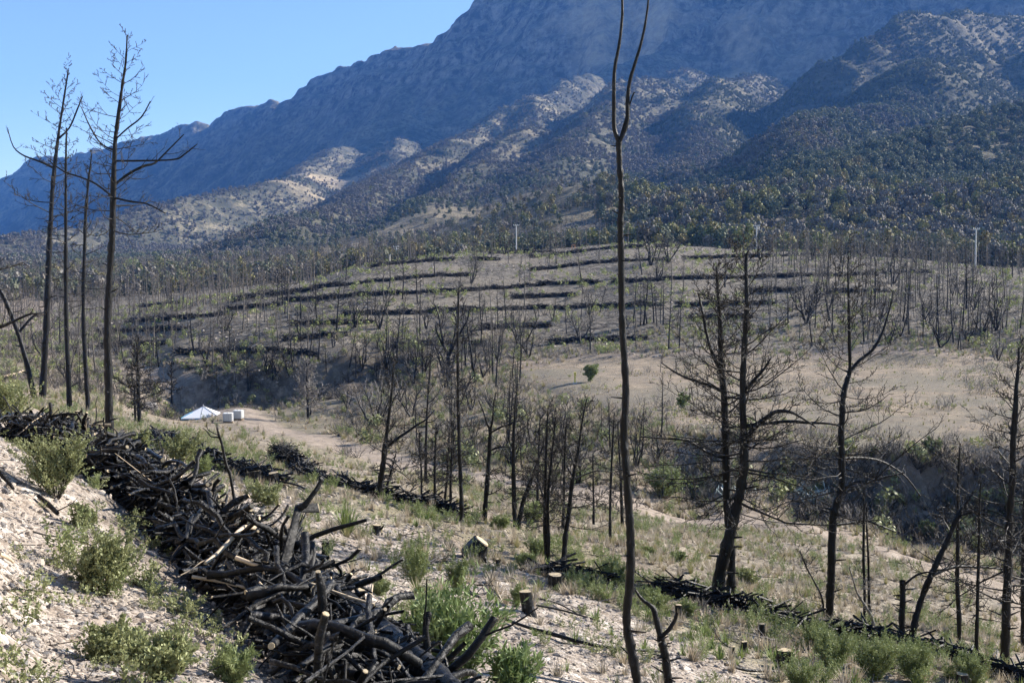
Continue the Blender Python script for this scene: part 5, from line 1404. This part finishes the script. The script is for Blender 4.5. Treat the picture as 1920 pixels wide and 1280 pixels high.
for lab, pts in [('topmost short brush line on the hill crest right of the tall snag', [(1095, 459), (1130, 456), (1165, 453), (1198, 453)]),
    ('brush line on the hill crest directly below the tallest white pole', [(922, 476), (960, 475), (1000, 474), (1035, 472)]), ('second brush line below the crest left of the tall snag', [(995, 483), (1040, 479), (1080, 474), (1120, 469), (1160, 465), (1205, 463)]),
    ('brush line on the left shoulder of the hill below the small white pole', [(695, 502), (730, 497), (770, 493), (810, 490), (850, 489)]), ('short brush line right of the left-shoulder brush line', [(885, 489), (910, 488), (935, 488)]),
    ('brush line crossing behind the tall snag just under the hilltop trees', [(995, 508), (1030, 505), (1060, 500), (1110, 494), (1160, 491), (1210, 488), (1255, 488)]), ('brush line on the hilltop below the double-armed pole', [(1282, 486), (1340, 484), (1400, 482), (1450, 481), (1500, 480), (1545, 480)]),
    ('thin brush line at the far right end of the hilltop', [(1230, 464), (1290, 461), (1350, 463)]),
    ('long brush line at mid height from the left clearing to the shrub patch', [(440, 565), (480, 556), (540, 548), (600, 540), (640, 537), (700, 529), (760, 523), (820, 518), (885, 517)]), ('brush line right of the tall snag at mid height', [(1150, 530), (1190, 528), (1240, 525), (1290, 524), (1350, 522), (1420, 520), (1500, 519), (1570, 518), (1640, 514)]),
    ('longest brush line of the hill, ending left of the tall snag', [(530, 566), (600, 562), (650, 557), (720, 553), (800, 549), (870, 546), (940, 541), (1000, 537), (1060, 533), (1125, 531)]), ('brush line on the left flank among thin burnt trees', [(240, 606), (275, 601), (320, 599), (370, 596), (430, 590)]),
    ('brush line in the lower middle, passing behind the thin straight pine', [(640, 592), (700, 589), (760, 588), (830, 585), (900, 583), (960, 581), (1020, 579), (1080, 578), (1140, 575), (1240, 573)]), ('short lower brush line right of the tall snag', [(1270, 575), (1320, 573), (1370, 571), (1450, 570)]),
    ('low brush line just above the left end of the pale field', [(1030, 646), (1070, 642), (1120, 640), (1160, 638), (1210, 636)]), ('wide dark brush line under the grove of burnt oaks', [(735, 652), (790, 648), (850, 646), (900, 645)]),
    ('brush line on the low left flank above the small clearing', [(180, 626), (230, 622), (290, 619), (350, 616)]), ('upper left brush line at the foot of the burnt wood', [(262, 577), (300, 572), (340, 569)]), ('brush line left of the pole shoulder between pale clearings', [(506, 556), (545, 550), (590, 545)]),
    ('dark brush edge along the top of the left ravine', [(330, 664), (400, 661), (470, 659), (540, 664), (600, 666)]), ('short brush line at the far right beyond the long right line', [(1655, 513), (1700, 511), (1745, 512)]), ('faint brush line low on the right slope', [(1290, 600), (1345, 597), (1410, 596)]), ('faint brush line under the right cluster of burnt trees', [(1550, 550), (1610, 547), (1670, 547)]),
    ('short brush line between the tall snag and the right slope', [(1400, 548), (1450, 546), (1500, 546)]), ('faint brush line on the left flank beneath the first clearing', [(190, 652), (240, 648), (310, 645)]), ('faint brush line between the left flank lines', [(420, 583), (470, 578), (525, 574)]),
    ('faint middle-left brush line under the longest line', [(545, 612), (620, 608), (700, 605)]), ('faint brush line above the forked tree on the middle slope', [(960, 560), (1020, 557), (1080, 555)]), ('short brush line just left of the tall snag low on the slope', [(900, 618), (960, 615), (1030, 612)]), ('broken brush line low on the left slope above the bank trees', [(530, 640), (590, 634), (650, 630)])]:
    barrier(lab, pts, .78, .5, 32, .055, 120, (.8, 2.2), 480, M_CHAR)

# ---------------------------------------------------------------- shrubs and green plants
def shrub(label, px, py, h_px, kind, seed, wide=.7, d=None, name='green_shrub', cat='shrub', dens=1.0):
    if d is None: B, dd_ = hit([px], [py]); B = B[0]; d = dd_[0]
    else:
        X_, Y_ = wpt(px, d); B = np.array([X_, Y_, float(gz(X_, Y_)[0])])
    H = h_px * d / FPX; R_ = RG(seed)
    t = empty(name, B, label=label, cat=cat)
    if kind == 'broom': st, lf = bush(R_, int(26 * dens), H, wide, max(.028, .0018 * d), max(.006, .0005 * d), 70, .004, .5, 4, .07); ms = (M_GRASSG, M_BROOM)
    elif kind == 'small': st, lf = bush(R_, int(26 * dens), H, wide, .026 if d < 20 else .0016 * d, .016 if d < 20 else .001 * d, 60, .004, .5, 6, .2); ms = (M_TWIG, M_OLIVE)
    elif kind == 'green': st, lf = bush(R_, int(22 * dens), H, wide, .0014 * d, .0009 * d, 60, .006, .4, 6, .24); ms = (M_TWIG, M_BROOM)
    elif kind == 'lance': st, lf = bush(R_, int(16 * dens), H, wide, .12, .026, 34, .006, .6, 1, .08, .25); ms = (M_GRASSG, M_LANCE)
    st.obj('stems', ms[0], t); lf.obj('leaves', ms[1], t)
    return t
SH = [('broad grey-green bush with tiny leaves left of the pile shadow', 105, 948, 118, 'small', .75, 1.5), ('bright feathery shrub growing in front of the far pile end', 85, 858, 62, 'broom', .8, 1.0),
      ('spreading small-leaved shrub with bare dark stems at the pile shadow edge', 188, 1112, 118, 'small', .85, 1.6), ('low sprawling green sprigs in the lower left gravel', 205, 1225, 75, 'small', 1.5, 1.3),
      ('feathery juniper-like sprigs at the bottom edge in the pile shadow', 440, 1300, 78, 'broom', .8, 1.0), ('green sprigs at the bottom edge left of the juniper-like sprigs', 300, 1300, 110, 'small', 1.1, 1.0),
      ('pale green dry-leaved bush on the upper left gravel', 160, 992, 45, 'small', .8, .8), ('dense grey-green thicket at the left edge beyond the pile', 12, 790, 85, 'small', .8, 1.6),
      ('large lance-leaved green plant beside the big scaly log', 860, 1285, 180, 'lance', .7, 3.2), ('second lance-leaved plant at the bottom edge', 965, 1320, 95, 'lance', .8, 2.0), ('lance-leaved plant reaching up left towards the tall narrow stump', 795, 1225, 120, 'lance', .7, 2.0),
      ('tall feathery green shrub between gravel and log in the slope centre', 778, 1092, 90, 'broom', .6, 1.6), ('dense broom shrub left of the uprooted stump block', 858, 1100, 62, 'broom', .45, 1.5), ('low feathery shrub at the foot of the tall narrow stump', 712, 1122, 34, 'broom', .9, .8),
      ('green shrub growing against the tall leaning black stump', 968, 1142, 45, 'broom', .5, .7), ('round light green bush on the gully bank left of the pale rocks', 1245, 938, 70, 'green', .75, 1.5), ('olive bush below the sawn twin stumps', 500, 950, 52, 'small', .8, 1.2),
      ('airy pale green bush on the slope left of the dead forked sapling', 342, 868, 62, 'small', .7, 1.2), ('feathery green bush just behind the pile crest', 375, 890, 36, 'broom', 1.0, 1.0), ('light green bush behind the tallest left pine foot', 262, 842, 34, 'small', 1.0, 1.0),
      ('green sprigs between the tallest left pine and the pile crest', 235, 838, 26, 'broom', 1.2, .8), ('small dark conifer-like bush in the pale field near the yellow marker', 1107, 716, 32, 'green', .32, .7), ('small green bush at the left edge of the field', 1278, 768, 30, 'green', .5, .4),
      ('bushy green broom by the brush barrier left of the tall snag', 1150, 1098, 50, 'broom', .9, 1.6), ('green broom between the tall snag and the forked snag', 1225, 1150, 45, 'broom', .9, 1.4), ('green tuft shrub right behind the V-shaped pair', 1000, 985, 38, 'broom', 1.0, 1.2),
      ('large broom thicket bush at the lower right, left half', 1560, 1262, 85, 'broom', .8, 2.4), ('large broom thicket bush at the lower right, middle', 1640, 1272, 85, 'broom', .8, 2.4), ('large broom thicket bush at the lower right, right half', 1715, 1280, 75, 'broom', .8, 2.2),
      ('broom bush behind the flat-topped black stump', 1530, 1225, 60, 'broom', .8, 1.4), ('low broom bush at the bottom right under the edge pine', 1820, 1290, 60, 'broom', .8, 1.6), ('green bush at the foot of the first crossing pine', 1290, 1160, 35, 'broom', 1.0, 1.1),
      ('pale green bush at the bottom edge right of the flat-topped stump', 1500, 1290, 60, 'broom', .8, 1.4), ('green bush beside the stem of the upright twin pine', 935, 998, 30, 'broom', 1.0, 1.0), ('dark green tuft in dry grass right of the tall snag', 1218, 1046, 22, 'green', .9, .7),
      ('dark green low shrub in dry grass left of the crossing pines', 1272, 1056, 22, 'green', 1.3, .9), ('green clump in dry grass under the crossing pines', 1305, 1102, 20, 'green', 1.2, .8), ('olive bush on the bank above the pale road bend', 1395, 1100, 35, 'small', 1.0, 1.2),
      ('grey-green bush against the gully wall below the field corner', 1480, 925, 26, 'small', 1.0, .8), ('green bush on the gully rim right of the curved pine', 1748, 845, 24, 'green', 1.0, .7), ('yellow-green bush beside the dirt road in the right hollow', 1740, 1002, 26, 'green', 1.4, .8),
      ('green leafy bush in the slope centre behind the close pair of pines', 1010, 1045, 42, 'broom', .8, 1.3), ('leafy green bush at the left end of the fallen logs', 985, 1060, 35, 'broom', .9, 1.1)]
for i, (lab, px, py, h, kd, wd, dn) in enumerate(SH): shrub(lab, px, py, h, kd, 900 + i, wd, dens=dn)
# spiky grass clump
B, d = hit([650], [1003]); H = 66 * d[0] / FPX
t = empty('grass_clump', B[0], label='spiky clump of long green grass blades near the sawn stumps', cat='plant'); b = blades(RG(31), 150, H, .018, .7, 5, .9); b.obj('blades', M_GRASSG, t)
b = blades(RG(32), 24, H * 1.1, .016, .9, 5, 1.6); b.obj('dry_blades', M_STRAW, t)
# agave
B, d = hit([1535], [938])
for i, (px, py, s_) in enumerate(((1505, 925, 1.1), (1532, 940, 1.0), (1380, 925, .8))):
    B, d = hit([px], [py]); t = empty('agave', B[0], label=('silvery agave cluster on the gully bank left of the curved pine', 'silvery agave cluster lowest on the gully bank beside the curved pine', 'small silvery agave behind the crossing pines')[i], cat='plant')
    b = Acc(); R_ = RG(40 + i)
    for q in range(60):
        th = R_.random() * 6.28; el = R_.uniform(.2, 1.4); o_ = R_.normal(size=3) * (.9, .5, .1)
        dv = np.array([math.cos(th) * math.cos(el), math.sin(th) * math.cos(el), math.sin(el)]); b.tube([o_ * s_, (o_ + dv * .3) * s_, (o_ + dv * .6) * s_], [.04, .06, .005], 4)
    m_ = Mat('agave_leaf', .4, .4); m_.color((.34, .40, .38)); b.obj('leaves', m_.m, t)

# ---------------------------------------------------------------- ground cover masses
BC = []
for i in range(4):
    st, lf = bush(RG(60 + i), 9, .5, .8, .045, .016, 34, .004, .4, 2, .1); V = Acc(); V.v = lf.v; V.f4 = lf.f4; V.n = lf.n; BC.append(V.mesh('broom_tuft', M_BROOM))
GC = [blades(RG(65 + i), 26, .34, .016, .8, 2, .5).mesh('green_blades', M_GRASSG) for i in range(3)]
SC = [blades(RG(70 + i), 34, .38, .016, .7, 2, .4).mesh('straw_blades', (M_STRAW, M_STRAW, M_STRAWY, M_STRAW)[i]) for i in range(4)]
OL = []
for i in range(3):
    st, lf = bush(RG(75 + i), 7, .3, 1.1, .03, .018, 24, .003, .1, 2, .2); OL.append(lf.mesh('low_sprig', M_OLIVE))
R_ = RG(77); DS = []
for i in range(4):
    c = Acc(); 
    for q in range(5): Q = curve((0, 0, -.1), (R_.normal() * .8, R_.normal() * .8, 1), 1.5, 4, .3, .2, R_); c.tube(Q, np.linspace(.03, .012, 5), 3); twigs(c, Q, .8, .014, 5, 1, .5, R_)
    DS.append(c.mesh('burnt_scrub', (M_TWIG, M_GREYTWIG, M_TWIG, M_FARTWIG)[i]))
DL = [crown_cloud(RG(85 + i), 130, .30, 1.0, .6, 6).mesh('dark_scrub', (M_DARKSH, M_DARKSH, M_OLIVE)[i]) for i in range(3)]
def at_zone(n, dmin, dmax, seed, fn, area=False, a0=-.43, a1=.43):
    R_ = RG(seed); x, y, a, d = pol_sample(n, a0, a1, dmin, dmax, R_, area)
    z = gz(x, y); px, py = pix(x, y, z); w = fn(x, y, z, px, py, d)
    w = w * smooth(1.6, 3.0, seg_dist(x, y, _road))
    k = R_.random(n) < w; return x[k], y[k], z[k], d[k], R_
CLEAR = [(225, 770), (310, 738), (350, 733), (420, 742), (470, 760), (560, 800), (700, 850), (800, 885), (740, 905), (640, 885), (540, 850), (470, 850), (330, 806), (250, 800)]
def cover(name, label, n, dmin, dmax, seed, fn, vars_, s0, s1, far=0.0):
    x, y, z, d, R_ = at_zone(n, dmin, dmax, seed, fn); m = len(x)
    s = R_.uniform(s0, s1, m) * (1 + far * d)
    return scatter(name, label, np.c_[x, y, z - .02], vars_, R_.integers(0, len(vars_), m), R_.random(m) * 6.28, s)
fm = lambda x, y: field_mask(x, y)
cl1 = lambda x, y, sc, a, b, s: smooth(a, b, fbm(x / sc, y / sc, 3, s))
HG = []
M_HG = mat_leaf('yellow_green_tuft', (.20, .23, .07), (.34, .36, .14))
for i in range(3): HG.append(crown_cloud(RG(88 + i), 40, .16, .42, .28, 5).mesh('hill_tuft', M_HG))
cover('green_broom_cover', 'feathery green seedlings covering the slope below the gravel', 7000, 14, 75, 501, lambda x, y, z, px, py, d: in_poly(px, py, _green_poly) * (.05 + .7 * cl1(x, y, 1.8, .5, .62, 5)), BC, .3, 1.0)
cover('green_grass_cover', 'short green grass on the slope below the gravel', 9000, 12, 80, 502, lambda x, y, z, px, py, d: in_poly(px, py, _green_poly) * .42 + .10 * (d > 14) * (px > 500), GC + [SC[0], SC[1], SC[3]], .4, .95)
cover('dry_grass_cover', 'pale dry grass standing on the lower slope and beside the road', 46000, 22, 135, 503, lambda x, y, z, px, py, d: np.where(in_poly(px, py, _straw_poly), .75, .20) * (.25 + .75 * cl1(x, y, 3, .42, .6, 6)) * (1 - .9 * fm(x, y)) * (px > 150) * (1 - .85 * in_poly(px, py, CLEAR)), SC + SC + [BC[2]], .30, .75, .006)
cover('valley_brush_cover', 'dry grass, weeds and low green brush on the valley banks', 26000, 78, 205, 504, lambda x, y, z, px, py, d: (1 - fm(x, y)) * (.25 + .75 * cl1(x, y, 8, .42, .58, 7)) * .85 * (1 - .9 * in_poly(px, py, CLEAR)) * np.where((px > 1280) & (d < 95), .8, 1), SC + SC + [BC[0], OL[0]], .7, 1.9, .002)
cover('field_grass_cover', 'sparse dry and green grass tufts in the pale field', 30000, 92, 185, 505, lambda x, y, z, px, py, d: fm(x, y) * (.08 + .8 * cl1(x, y, 9, .47, .58, 8)), SC + SC + SC + [HG[1], DS[1]], .4, 1.0)
cover('hill_tuft_cover', 'small yellow-green tufts dotting the terraced hillside', 9000, 182, 345, 506, lambda x, y, z, px, py, d: .10 + .5 * cl1(x, y, 10, .52, .62, 9), HG, .8, 2.2)
cover('sprig_cover', 'low olive sprigs creeping over the gravel slope', 2600, 5.5, 30, 507, lambda x, y, z, px, py, d: ((px < 420) | (px > 560)) * (.15 + .85 * cl1(x, y, 1.1, .5, .64, 10)) * .6, OL + OL + OL + [BC[0]], .3, 1.0)
# dark burnt scrub on ravine and gully banks
def wb(x, y, z, px, py, d):
    g = smooth(83, 87, d) * (1 - smooth(94, 97, d)) * (px > 1230) * (.35 + .65 * (px > 1500))
    r_ = (d > 166) * (d < 196) * (px > 300) * (px < 800)
    m_ = (d > 96) * (d < 178) * (px > 640) * (px < 1260) * (fm(x, y) <= 0) * .30
    lf = (d > 150) * (px < 330) * (d < 260) * .45
    return np.clip(g + r_ * 1.0 + m_ + lf * 1.5, 0, 1) * (.25 + .75 * cl1(x, y, 5, .42, .56, 12))
cover('burnt_scrub', 'burnt grey and black scrub choking the ravine and the gully banks', 22000, 80, 262, 508, wb, DS + DS + DS + [DL[2]], .6, 1.25)
cover('burnt_understorey', 'thin dead scrub between the burnt trees on the hill', 24000, 183, 345, 509, lambda x, y, z, px, py, d: (np.where(px > 1480, .9, .5) + np.where(px < 560, .3, 0)) * (.3 + .7 * cl1(x, y, 9, .42, .6, 31)), DS, .22, .75)

# ---------------------------------------------------------------- rocks
def rock_mesh(seed, mat, k=2):
    R_ = RG(seed); import bmesh
    bm = bmesh.new(); bmesh.ops.create_icosphere(bm, subdivisions=k, radius=1.0)
    s = R_.uniform(.6, 1.2, 3) * (1, 1, .65); pl = [(R_.normal(size=3), R_.uniform(.55, .85)) for _ in range(9)]
    for v in bm.verts:
        c = np.array(v.co)
        for nrm, h in pl:
            nn = nrm / np.linalg.norm(nrm); dp = c.dot(nn)
            if dp > h: c = c - nn * (dp - h)
        v.co = Vector(c * s)
    me = bpy.data.meshes.new('rock'); bm.to_mesh(me); bm.free(); me.materials.append(mat); return me
def mat_rock(name, a, b):
    m = Mat(name, .9, .2); n_ = m.noise(9, m.coord('Object'), 5, .7); c = m.ramp(n_, [(.3, a), (.7, b)])
    c = m.mix(m.math('MULTIPLY', m.rand(), .5), c, tuple(q * .55 for q in a)); m.color(c); m.bump(m.noise(6, m.coord('Object'), 5, .7), .5, .1); return m.m
M_R1 = mat_rock('pale_limestone', (.40, .33, .27), (.66, .59, .51)); M_R2 = mat_rock('grey_rock', (.16, .15, .145), (.36, .34, .33))
RK = [rock_mesh(90 + i, M_R1 if i < 5 else M_R2, 1) for i in range(8)]
def gfn(x, y, z, px, py, d):
    s_ = .82 * x + .57 * y
    return (1 - smooth(11, 20, s_)) * (.35 + .65 * cl1(x, y, .9, .4, .6, 21))
x, y, z, d, R_ = at_zone(130000, 4.5, 48, 601, gfn); n = len(x)
sz = .010 + .04 * R_.random(n) ** 6 ; sz *= (.45 + d * .05); sz = np.minimum(sz, .12)
scatter('gravel', 'loose pale stones and gravel strewn over the near slope', np.c_[x, y, z], RK, R_.integers(0, 8, n), R_.random(n) * 6.28, sz * R_.uniform(.8, 1.3, n), tilt=R_.normal(size=(n, 2)) * .5)
x, y, z, d, R_ = at_zone(9000, 180, 340, 602, lambda x, y, z, px, py, d: .15 + .7 * cl1(x, y, 12, .5, .62, 22)); n = len(x)
scatter('hill_stones', 'pale stones scattered over the terraced hillside', np.c_[x, y, z], RK, R_.integers(0, 8, n), R_.random(n) * 6.28, R_.uniform(.08, .38, n))
for i, (px, py, w, lab) in enumerate([(648, 972, 22, 'white limestone rock above the sawn stump near the spiky grass'), (1478, 1246, 0, ''), (1420, 1215, 22, 'blocky grey rock in the stony patch at lower right'), (1330, 1235, 26, 'largest pale rock in the stony patch at lower right'), (1300, 1210, 18, 'pale rock right of the forked snag'),
        (1365, 1262, 22, 'white angular rock at the bottom of the stony patch'), (96, 1062, 24, 'dark grey rock on the lower left gravel'), (24, 860, 16, 'dark stone on the upper left gravel'), (40, 1255, 30, 'grey rock at the lower left corner'), (875, 1060, 14, 'pale stone at the foot of the uprooted stump block'), (672, 1060, 14, 'pale stone on gravel right of the largest sawn stump')]):
    if not w: continue
    B, d = hit([px], [py]); r = w * d[0] / FPX * .5
    o = bpy.data.objects.new('rock', rock_mesh(120 + i, M_R2 if 'dark' in lab or 'grey' in lab else M_R1, 2)); COL.objects.link(o); place(o, B[0] + (0, 0, r * .2), i, (r, r, r)); meta(o, lab, 'rock')

# ---------------------------------------------------------------- things people left
def paint(name, c, rough=.6, spec=.3, dirt=.15):
    m = Mat(name, rough, spec); n_ = m.noise(3, m.coord('Object'), 5, .7)
    m.color(m.mix(m.ramp(n_, [(.45, 0), (.75, dirt)]), c, tuple(q * .45 for q in c))); return m.m
W_ = paint('white_canvas', (.82, .83, .84), .8, .2, .08); BL = paint('blue_stripe', (.10, .42, .62)); DK = paint('dark_canvas', (.05, .055, .06)); CON = paint('pale_concrete', (.62, .60, .57), .8); GREYM = paint('galvanised_metal', (.45, .46, .47), .45, .5)
PLA = paint('milky_plastic', (.74, .75, .72), .45, .4, .15); YEL = paint('yellow_paint', (.75, .62, .16)); ORG = paint('orange_paint', (.55, .24, .10)); WOOD = paint('old_pallet_wood', (.30, .22, .14), .9); WALL = paint('lime_washed_wall', (.68, .65, .60), .9); ROOFM = paint('flat_roof', (.42, .39, .36), .9); GLS = paint('dark_window', (.03, .035, .045), .2, .5, 0)
def poly(name, V, F, mat, parent=None):
    me = bpy.data.meshes.new(name); me.from_pydata([tuple(map(float, v)) for v in V], [], F); me.materials.append(mat)
    o = bpy.data.objects.new(name, me); COL.objects.link(o); o.parent = parent; return o
def box(name, c, s, mat, parent, bev=.0):
    x, y, z = c; a, b, h = (q / 2 for q in s)
    V = [(x + i * a, y + j * b, z + k * h) for i in (-1, 1) for j in (-1, 1) for k in (-1, 1)]
    F = [(0, 1, 3, 2), (4, 6, 7, 5), (0, 4, 5, 1), (2, 3, 7, 6), (0, 2, 6, 4), (1, 5, 7, 3)]
    o = poly(name, V, F, mat, parent)
    if bev: md = o.modifiers.new('b', 'BEVEL'); md.width = bev; md.segments = 2
    return o
# tent
B, d = hit([380], [783], 90); sc = d[0] / FPX; t = empty('pyramid_tent', B[0], label='low white pyramid tent with a blue edge beside the plastic tanks', cat='tent'); t.rotation_euler = (0, 0, .12)
a = 35 * sc; b = 1.9; h = 21 * sc; e0 = 3 * sc
poly('canopy', [(-a, -b, e0), (a, -b, e0), (a, b, e0), (-a, b, e0), (.05 * a, 0, h)], [(0, 1, 4), (1, 2, 4), (2, 3, 4), (3, 0, 4)], W_, t)
poly('valance', [(-a, -b, 0), (a, -b, 0), (a, b, 0), (-a, b, 0), (-a, -b, e0 - .01), (a, -b, e0 - .01), (a, b, e0 - .01), (-a, b, e0 - .01)], [(0, 1, 5, 4), (1, 2, 6, 5), (2, 3, 7, 6), (3, 0, 4, 7)], W_, t)
l = Acc(); l.tube([(-a * 1.0, -b - .02, e0 + .03), (-.45 * a, -b * .47, h * .56 + .03)], .05, 5); l.tube([(-a, -b - .03, .06), (a, -b - .03, .06)], .045, 4); l.obj('blue_edge', BL, t)
l = Acc(); [l.tube([(sx_ * a, sy_ * b, e0 + .02), (.05 * a, 0, h + .02)], .03, 4) for sx_, sy_ in ((1, -1), (1, 1), (-1, 1))]; l.tube([(0, -b - .01, e0), (.05 * a, 0, h + .02)], .02, 4); l.obj('seams', GREYM, t)
l = Acc(); l.tube([(.05 * a, 0, h - .2), (.05 * a, 0, h + .25)], .05, 6); l.obj('pole', GREYM, t)
poly('door_flap', [(.30 * a, -b * .92 - .03, e0 + .08), (.62 * a, -b - .03, .02), (.62 * a, -b - .06, e0), (.36 * a, -b * .62 - .05, e0 + (h - e0) * .4)], [(0, 1, 2, 3)], paint('grey_canvas', (.5, .52, .54)), t)
poly('side_flap', [(-a - .05, -b, 0), (-a - .35, -b + .3, 0), (-a - .2, -b + .2, e0 + .3), (-a, -b, e0)], [(0, 1, 2, 3)], DK, t)
def tote(px, py, lab, rz):
    B, d = hit([px], [py], 90); t = empty('water_tote', B[0], label=lab, cat='water tank'); t.rotation_euler = (0, 0, rz); s_ = d[0] / 150 * .97; t.scale = (s_,) * 3
    box('tank', (0, 0, .72), (1.12, .95, 1.0), PLA, t, .09); box('pallet', (0, 0, .09), (1.2, 1.0, .14), WOOD, t)
    c = Acc()
    for z in (.26, .5, .74, .98, 1.2): c.tube([(-.6, -.5, z), (.6, -.5, z), (.6, .5, z), (-.6, .5, z), (-.6, -.5, z)], .018, 4)
    for i in range(6):
        x = -.6 + 1.2 * i / 5
        for y in (-.5, .5): c.tube([(x, y, .16), (x, y, 1.2)], .018, 4)
    for y in (-.25, 0, .25):
        for x in (-.6, .6): c.tube([(x, y, .16), (x, y, 1.2)], .018, 4)
    c.obj('cage', GREYM, t); l = Acc(); l.tube([(0, 0, 1.2), (0, 0, 1.27)], [.12, .11], 12, cap=True); l.obj('lid', W_, t)
tote(428, 791, 'white plastic water tank in a cage, touching the tent corner', .15); tote(447, 786, 'white plastic water tank in a cage, right and slightly behind its twin', -.1)
# boulder
B, d = hit([284], [768], 90); sc = d[0] / FPX
o = bpy.data.objects.new('boulder', rock_mesh(151, M_R2, 3)); COL.objects.link(o); place(o, B[0] + (0, 0, .3), .4, (19 * sc, 14 * sc, 15 * sc)); meta(o, 'big rounded grey boulder on the clearing left of the tent', 'boulder')
# poles
def utility_pole(px, top, base_d, lab, arms=1, w=11, stay=False):
    X_, Y_ = wpt(px, base_d); zb = float(gz(X_, Y_)[0]); _, sl, hx, hy = ray(px, top); zt = float(sl * base_d); H = zt - zb
    t = empty('utility_pole', (X_, Y_, zb), label=lab, cat='utility pole'); a = Acc(); a.tube([(0, 0, -.5), (0, 0, H * .5), (0, 0, H)], [.24, .20, .15], 8, cap=True); a.obj('post', CON, t)
    wv = w / 2 * base_d / FPX
    for k in range(arms):
        z = H - .15 - k * .9 - (.0 if arms == 1 else 0)
        box('crossarm', (0, -.2, z), (wv * 2 * (1 - .25 * k), .14, .16), CON, t)
        for q in (-.95, -.35, .4, .95):
            b = Acc(); b.tube([(q * wv * (1 - .25 * k), -.2, z + .08), (q * wv * (1 - .25 * k), -.2, z + .38)], [.07, .09], 6, cap=True); b.obj('insulator', W_, t)
utility_pole(968, 422, 400, 'tallest white utility pole, standing alone at the middle of the skyline', 1); utility_pole(743, 462, 420, 'small double-armed white utility pole on the left shoulder of the hill', 2, 10)
utility_pole(1418, 423, 400, 'double-armed white utility pole beside a leaning burnt tree', 2, 12); utility_pole(1829, 429, 330, 'white utility pole among the burnt trees at the far right', 1, 11)
X_, Y_ = wpt(730, 330); zb = float(gz(X_, Y_)[0]); t = empty('marker_post', (X_, Y_, zb), label='short pale post left of the small double-armed pole', cat='post'); a = Acc(); a.tube([(0, 0, -.3), (0, 0, 1.0), (.05, 0, 2.1)], [.28, .24, .2], 7, cap=True); a.obj('shaft', CON, t); box('cap', (.05, 0, 2.15), (.6, .5, .12), CON, t)
# yellow marker
B, d = hit([1078], [719], 90); sc = d[0] / FPX; t = empty('pipeline_marker', B[0], label='yellow marker post with a small box on top in the pale field', cat='marker post')
box('foot', (0, 0, .08), (8 * sc, .5, .2), CON, t); a = Acc(); a.tube([(0, 0, 0), (0, 0, 17 * sc)], .10, 8); a.obj('post', YEL, t); box('head_box', (0, 0, 19 * sc), (4.5 * sc, .25, 6 * sc), YEL, t, .02)
for px, dd_, lab in ((1075, 335, 'tiny orange trestle on the hill crest left of the tall snag'), (1532, 335, 'tiny orange trestle on the hill crest at the right')):
    X_, Y_ = wpt(px, dd_); zb = float(gz(X_, Y_)[0]); t = empty('orange_trestle', (X_, Y_, zb), label=lab, cat='trestle'); box('top_rail', (0, 0, 1.0), (1.0, .2, .3), ORG, t)
    for s_ in (-1, 1): a = Acc(); a.tube([(s_ * .42, -.2, -.1), (s_ * .42, 0, .98)], .07, 4); a.obj('leg', ORG, t)
# village
def house(px, py, d, w, h, lab, rz=0, dp=6):
    X_, Y_ = wpt(px, d); zb = float(gz(X_, Y_)[0]); _, sl, _, _ = ray(px, py); zt = max(zb + h, float(sl * d))
    t = empty('village_house', (X_, Y_, zb), label=lab, cat='house'); t.rotation_euler = (0, 0, rz); H = zt - zb
    box('walls', (0, 0, H / 2 - .5), (w, dp, H + 1), WALL, t); box('roof', (0, 0, H + .12), (w + .4, dp + .4, .22), ROOFM, t)
    for i in range(max(1, int(w // 3))): box('window', (-w / 2 + 1.5 + i * 3 * w / (3 * max(1, int(w // 3))), -dp / 2 - .003, H - 1.5), (1.0, .06, 1.0), GLS, t)
    box('door', (w / 2 - .9, -dp / 2 - .003, H - 1.95), (.9, .07, 2.0), WOOD, t)
house(190, 502, 760, 8, 4.5, 'whitest village house, right of the slim wavy pine stem'); house(168, 506, 740, 7, 3, 'low pale village house between the slim pine stems'); house(105, 517, 600, 6, 4, 'small pale village house right of the second tallest pine'); house(97, 537, 480, 3.2, 3.6, 'narrow cream hut half hidden by the second tallest pine', 0, 3)
house(340, 487, 800, 4, 3, 'tiny white house on the bare knoll right of the tallest left pine'); house(20, 515, 640, 7, 3, 'grey-white village house at the far left')
# bleached fallen twigs and charcoal on the middle slope
PT = []
for i in range(4):
    a = Acc(); P = curve((-.5, 0, .05), (1, 0, .1), 1, 5, 0, .2, RG(860 + i)); P[:, 2] = np.abs(P[:, 2]); a.tube(P, np.linspace(.02, .008, 6), 4); twigs(a, P, .6, .008, 5, 1, .3, RG(860 + i)); PT.append(a.mesh('dead_twig', (M_GREYTWIG, M_PALE, M_TWIG, M_GREYTWIG)[i]))
cover('fallen_twigs', 'bleached and charred fallen twigs among the grass of the middle slope', 5200, 20, 110, 520, lambda x, y, z, px, py, d: (px > 420) * (1 - fm(x, y)) * (.2 + .8 * cl1(x, y, 5, .45, .6, 33)) * .8, [PT[0], PT[2], PT[3], PT[2]], .22, .8)
CH = [rock_mesh(170 + i, M_CHAR, 1) for i in range(2)]
x, y, z, d, R_ = at_zone(9000, 4.5, 50, 603, lambda x, y, z, px, py, d: .2 + .8 * cl1(x, y, 1.5, .45, .6, 34)); n = len(x)
scatter('charcoal_bits', 'small pieces of charcoal scattered on the gravel', np.c_[x, y, z], CH, R_.integers(0, 2, n), R_.random(n) * 6.28, np.c_[R_.uniform(.01, .05, n), R_.uniform(.006, .02, n), R_.uniform(.005, .02, n)] * (.5 + d * .04)[:, None])
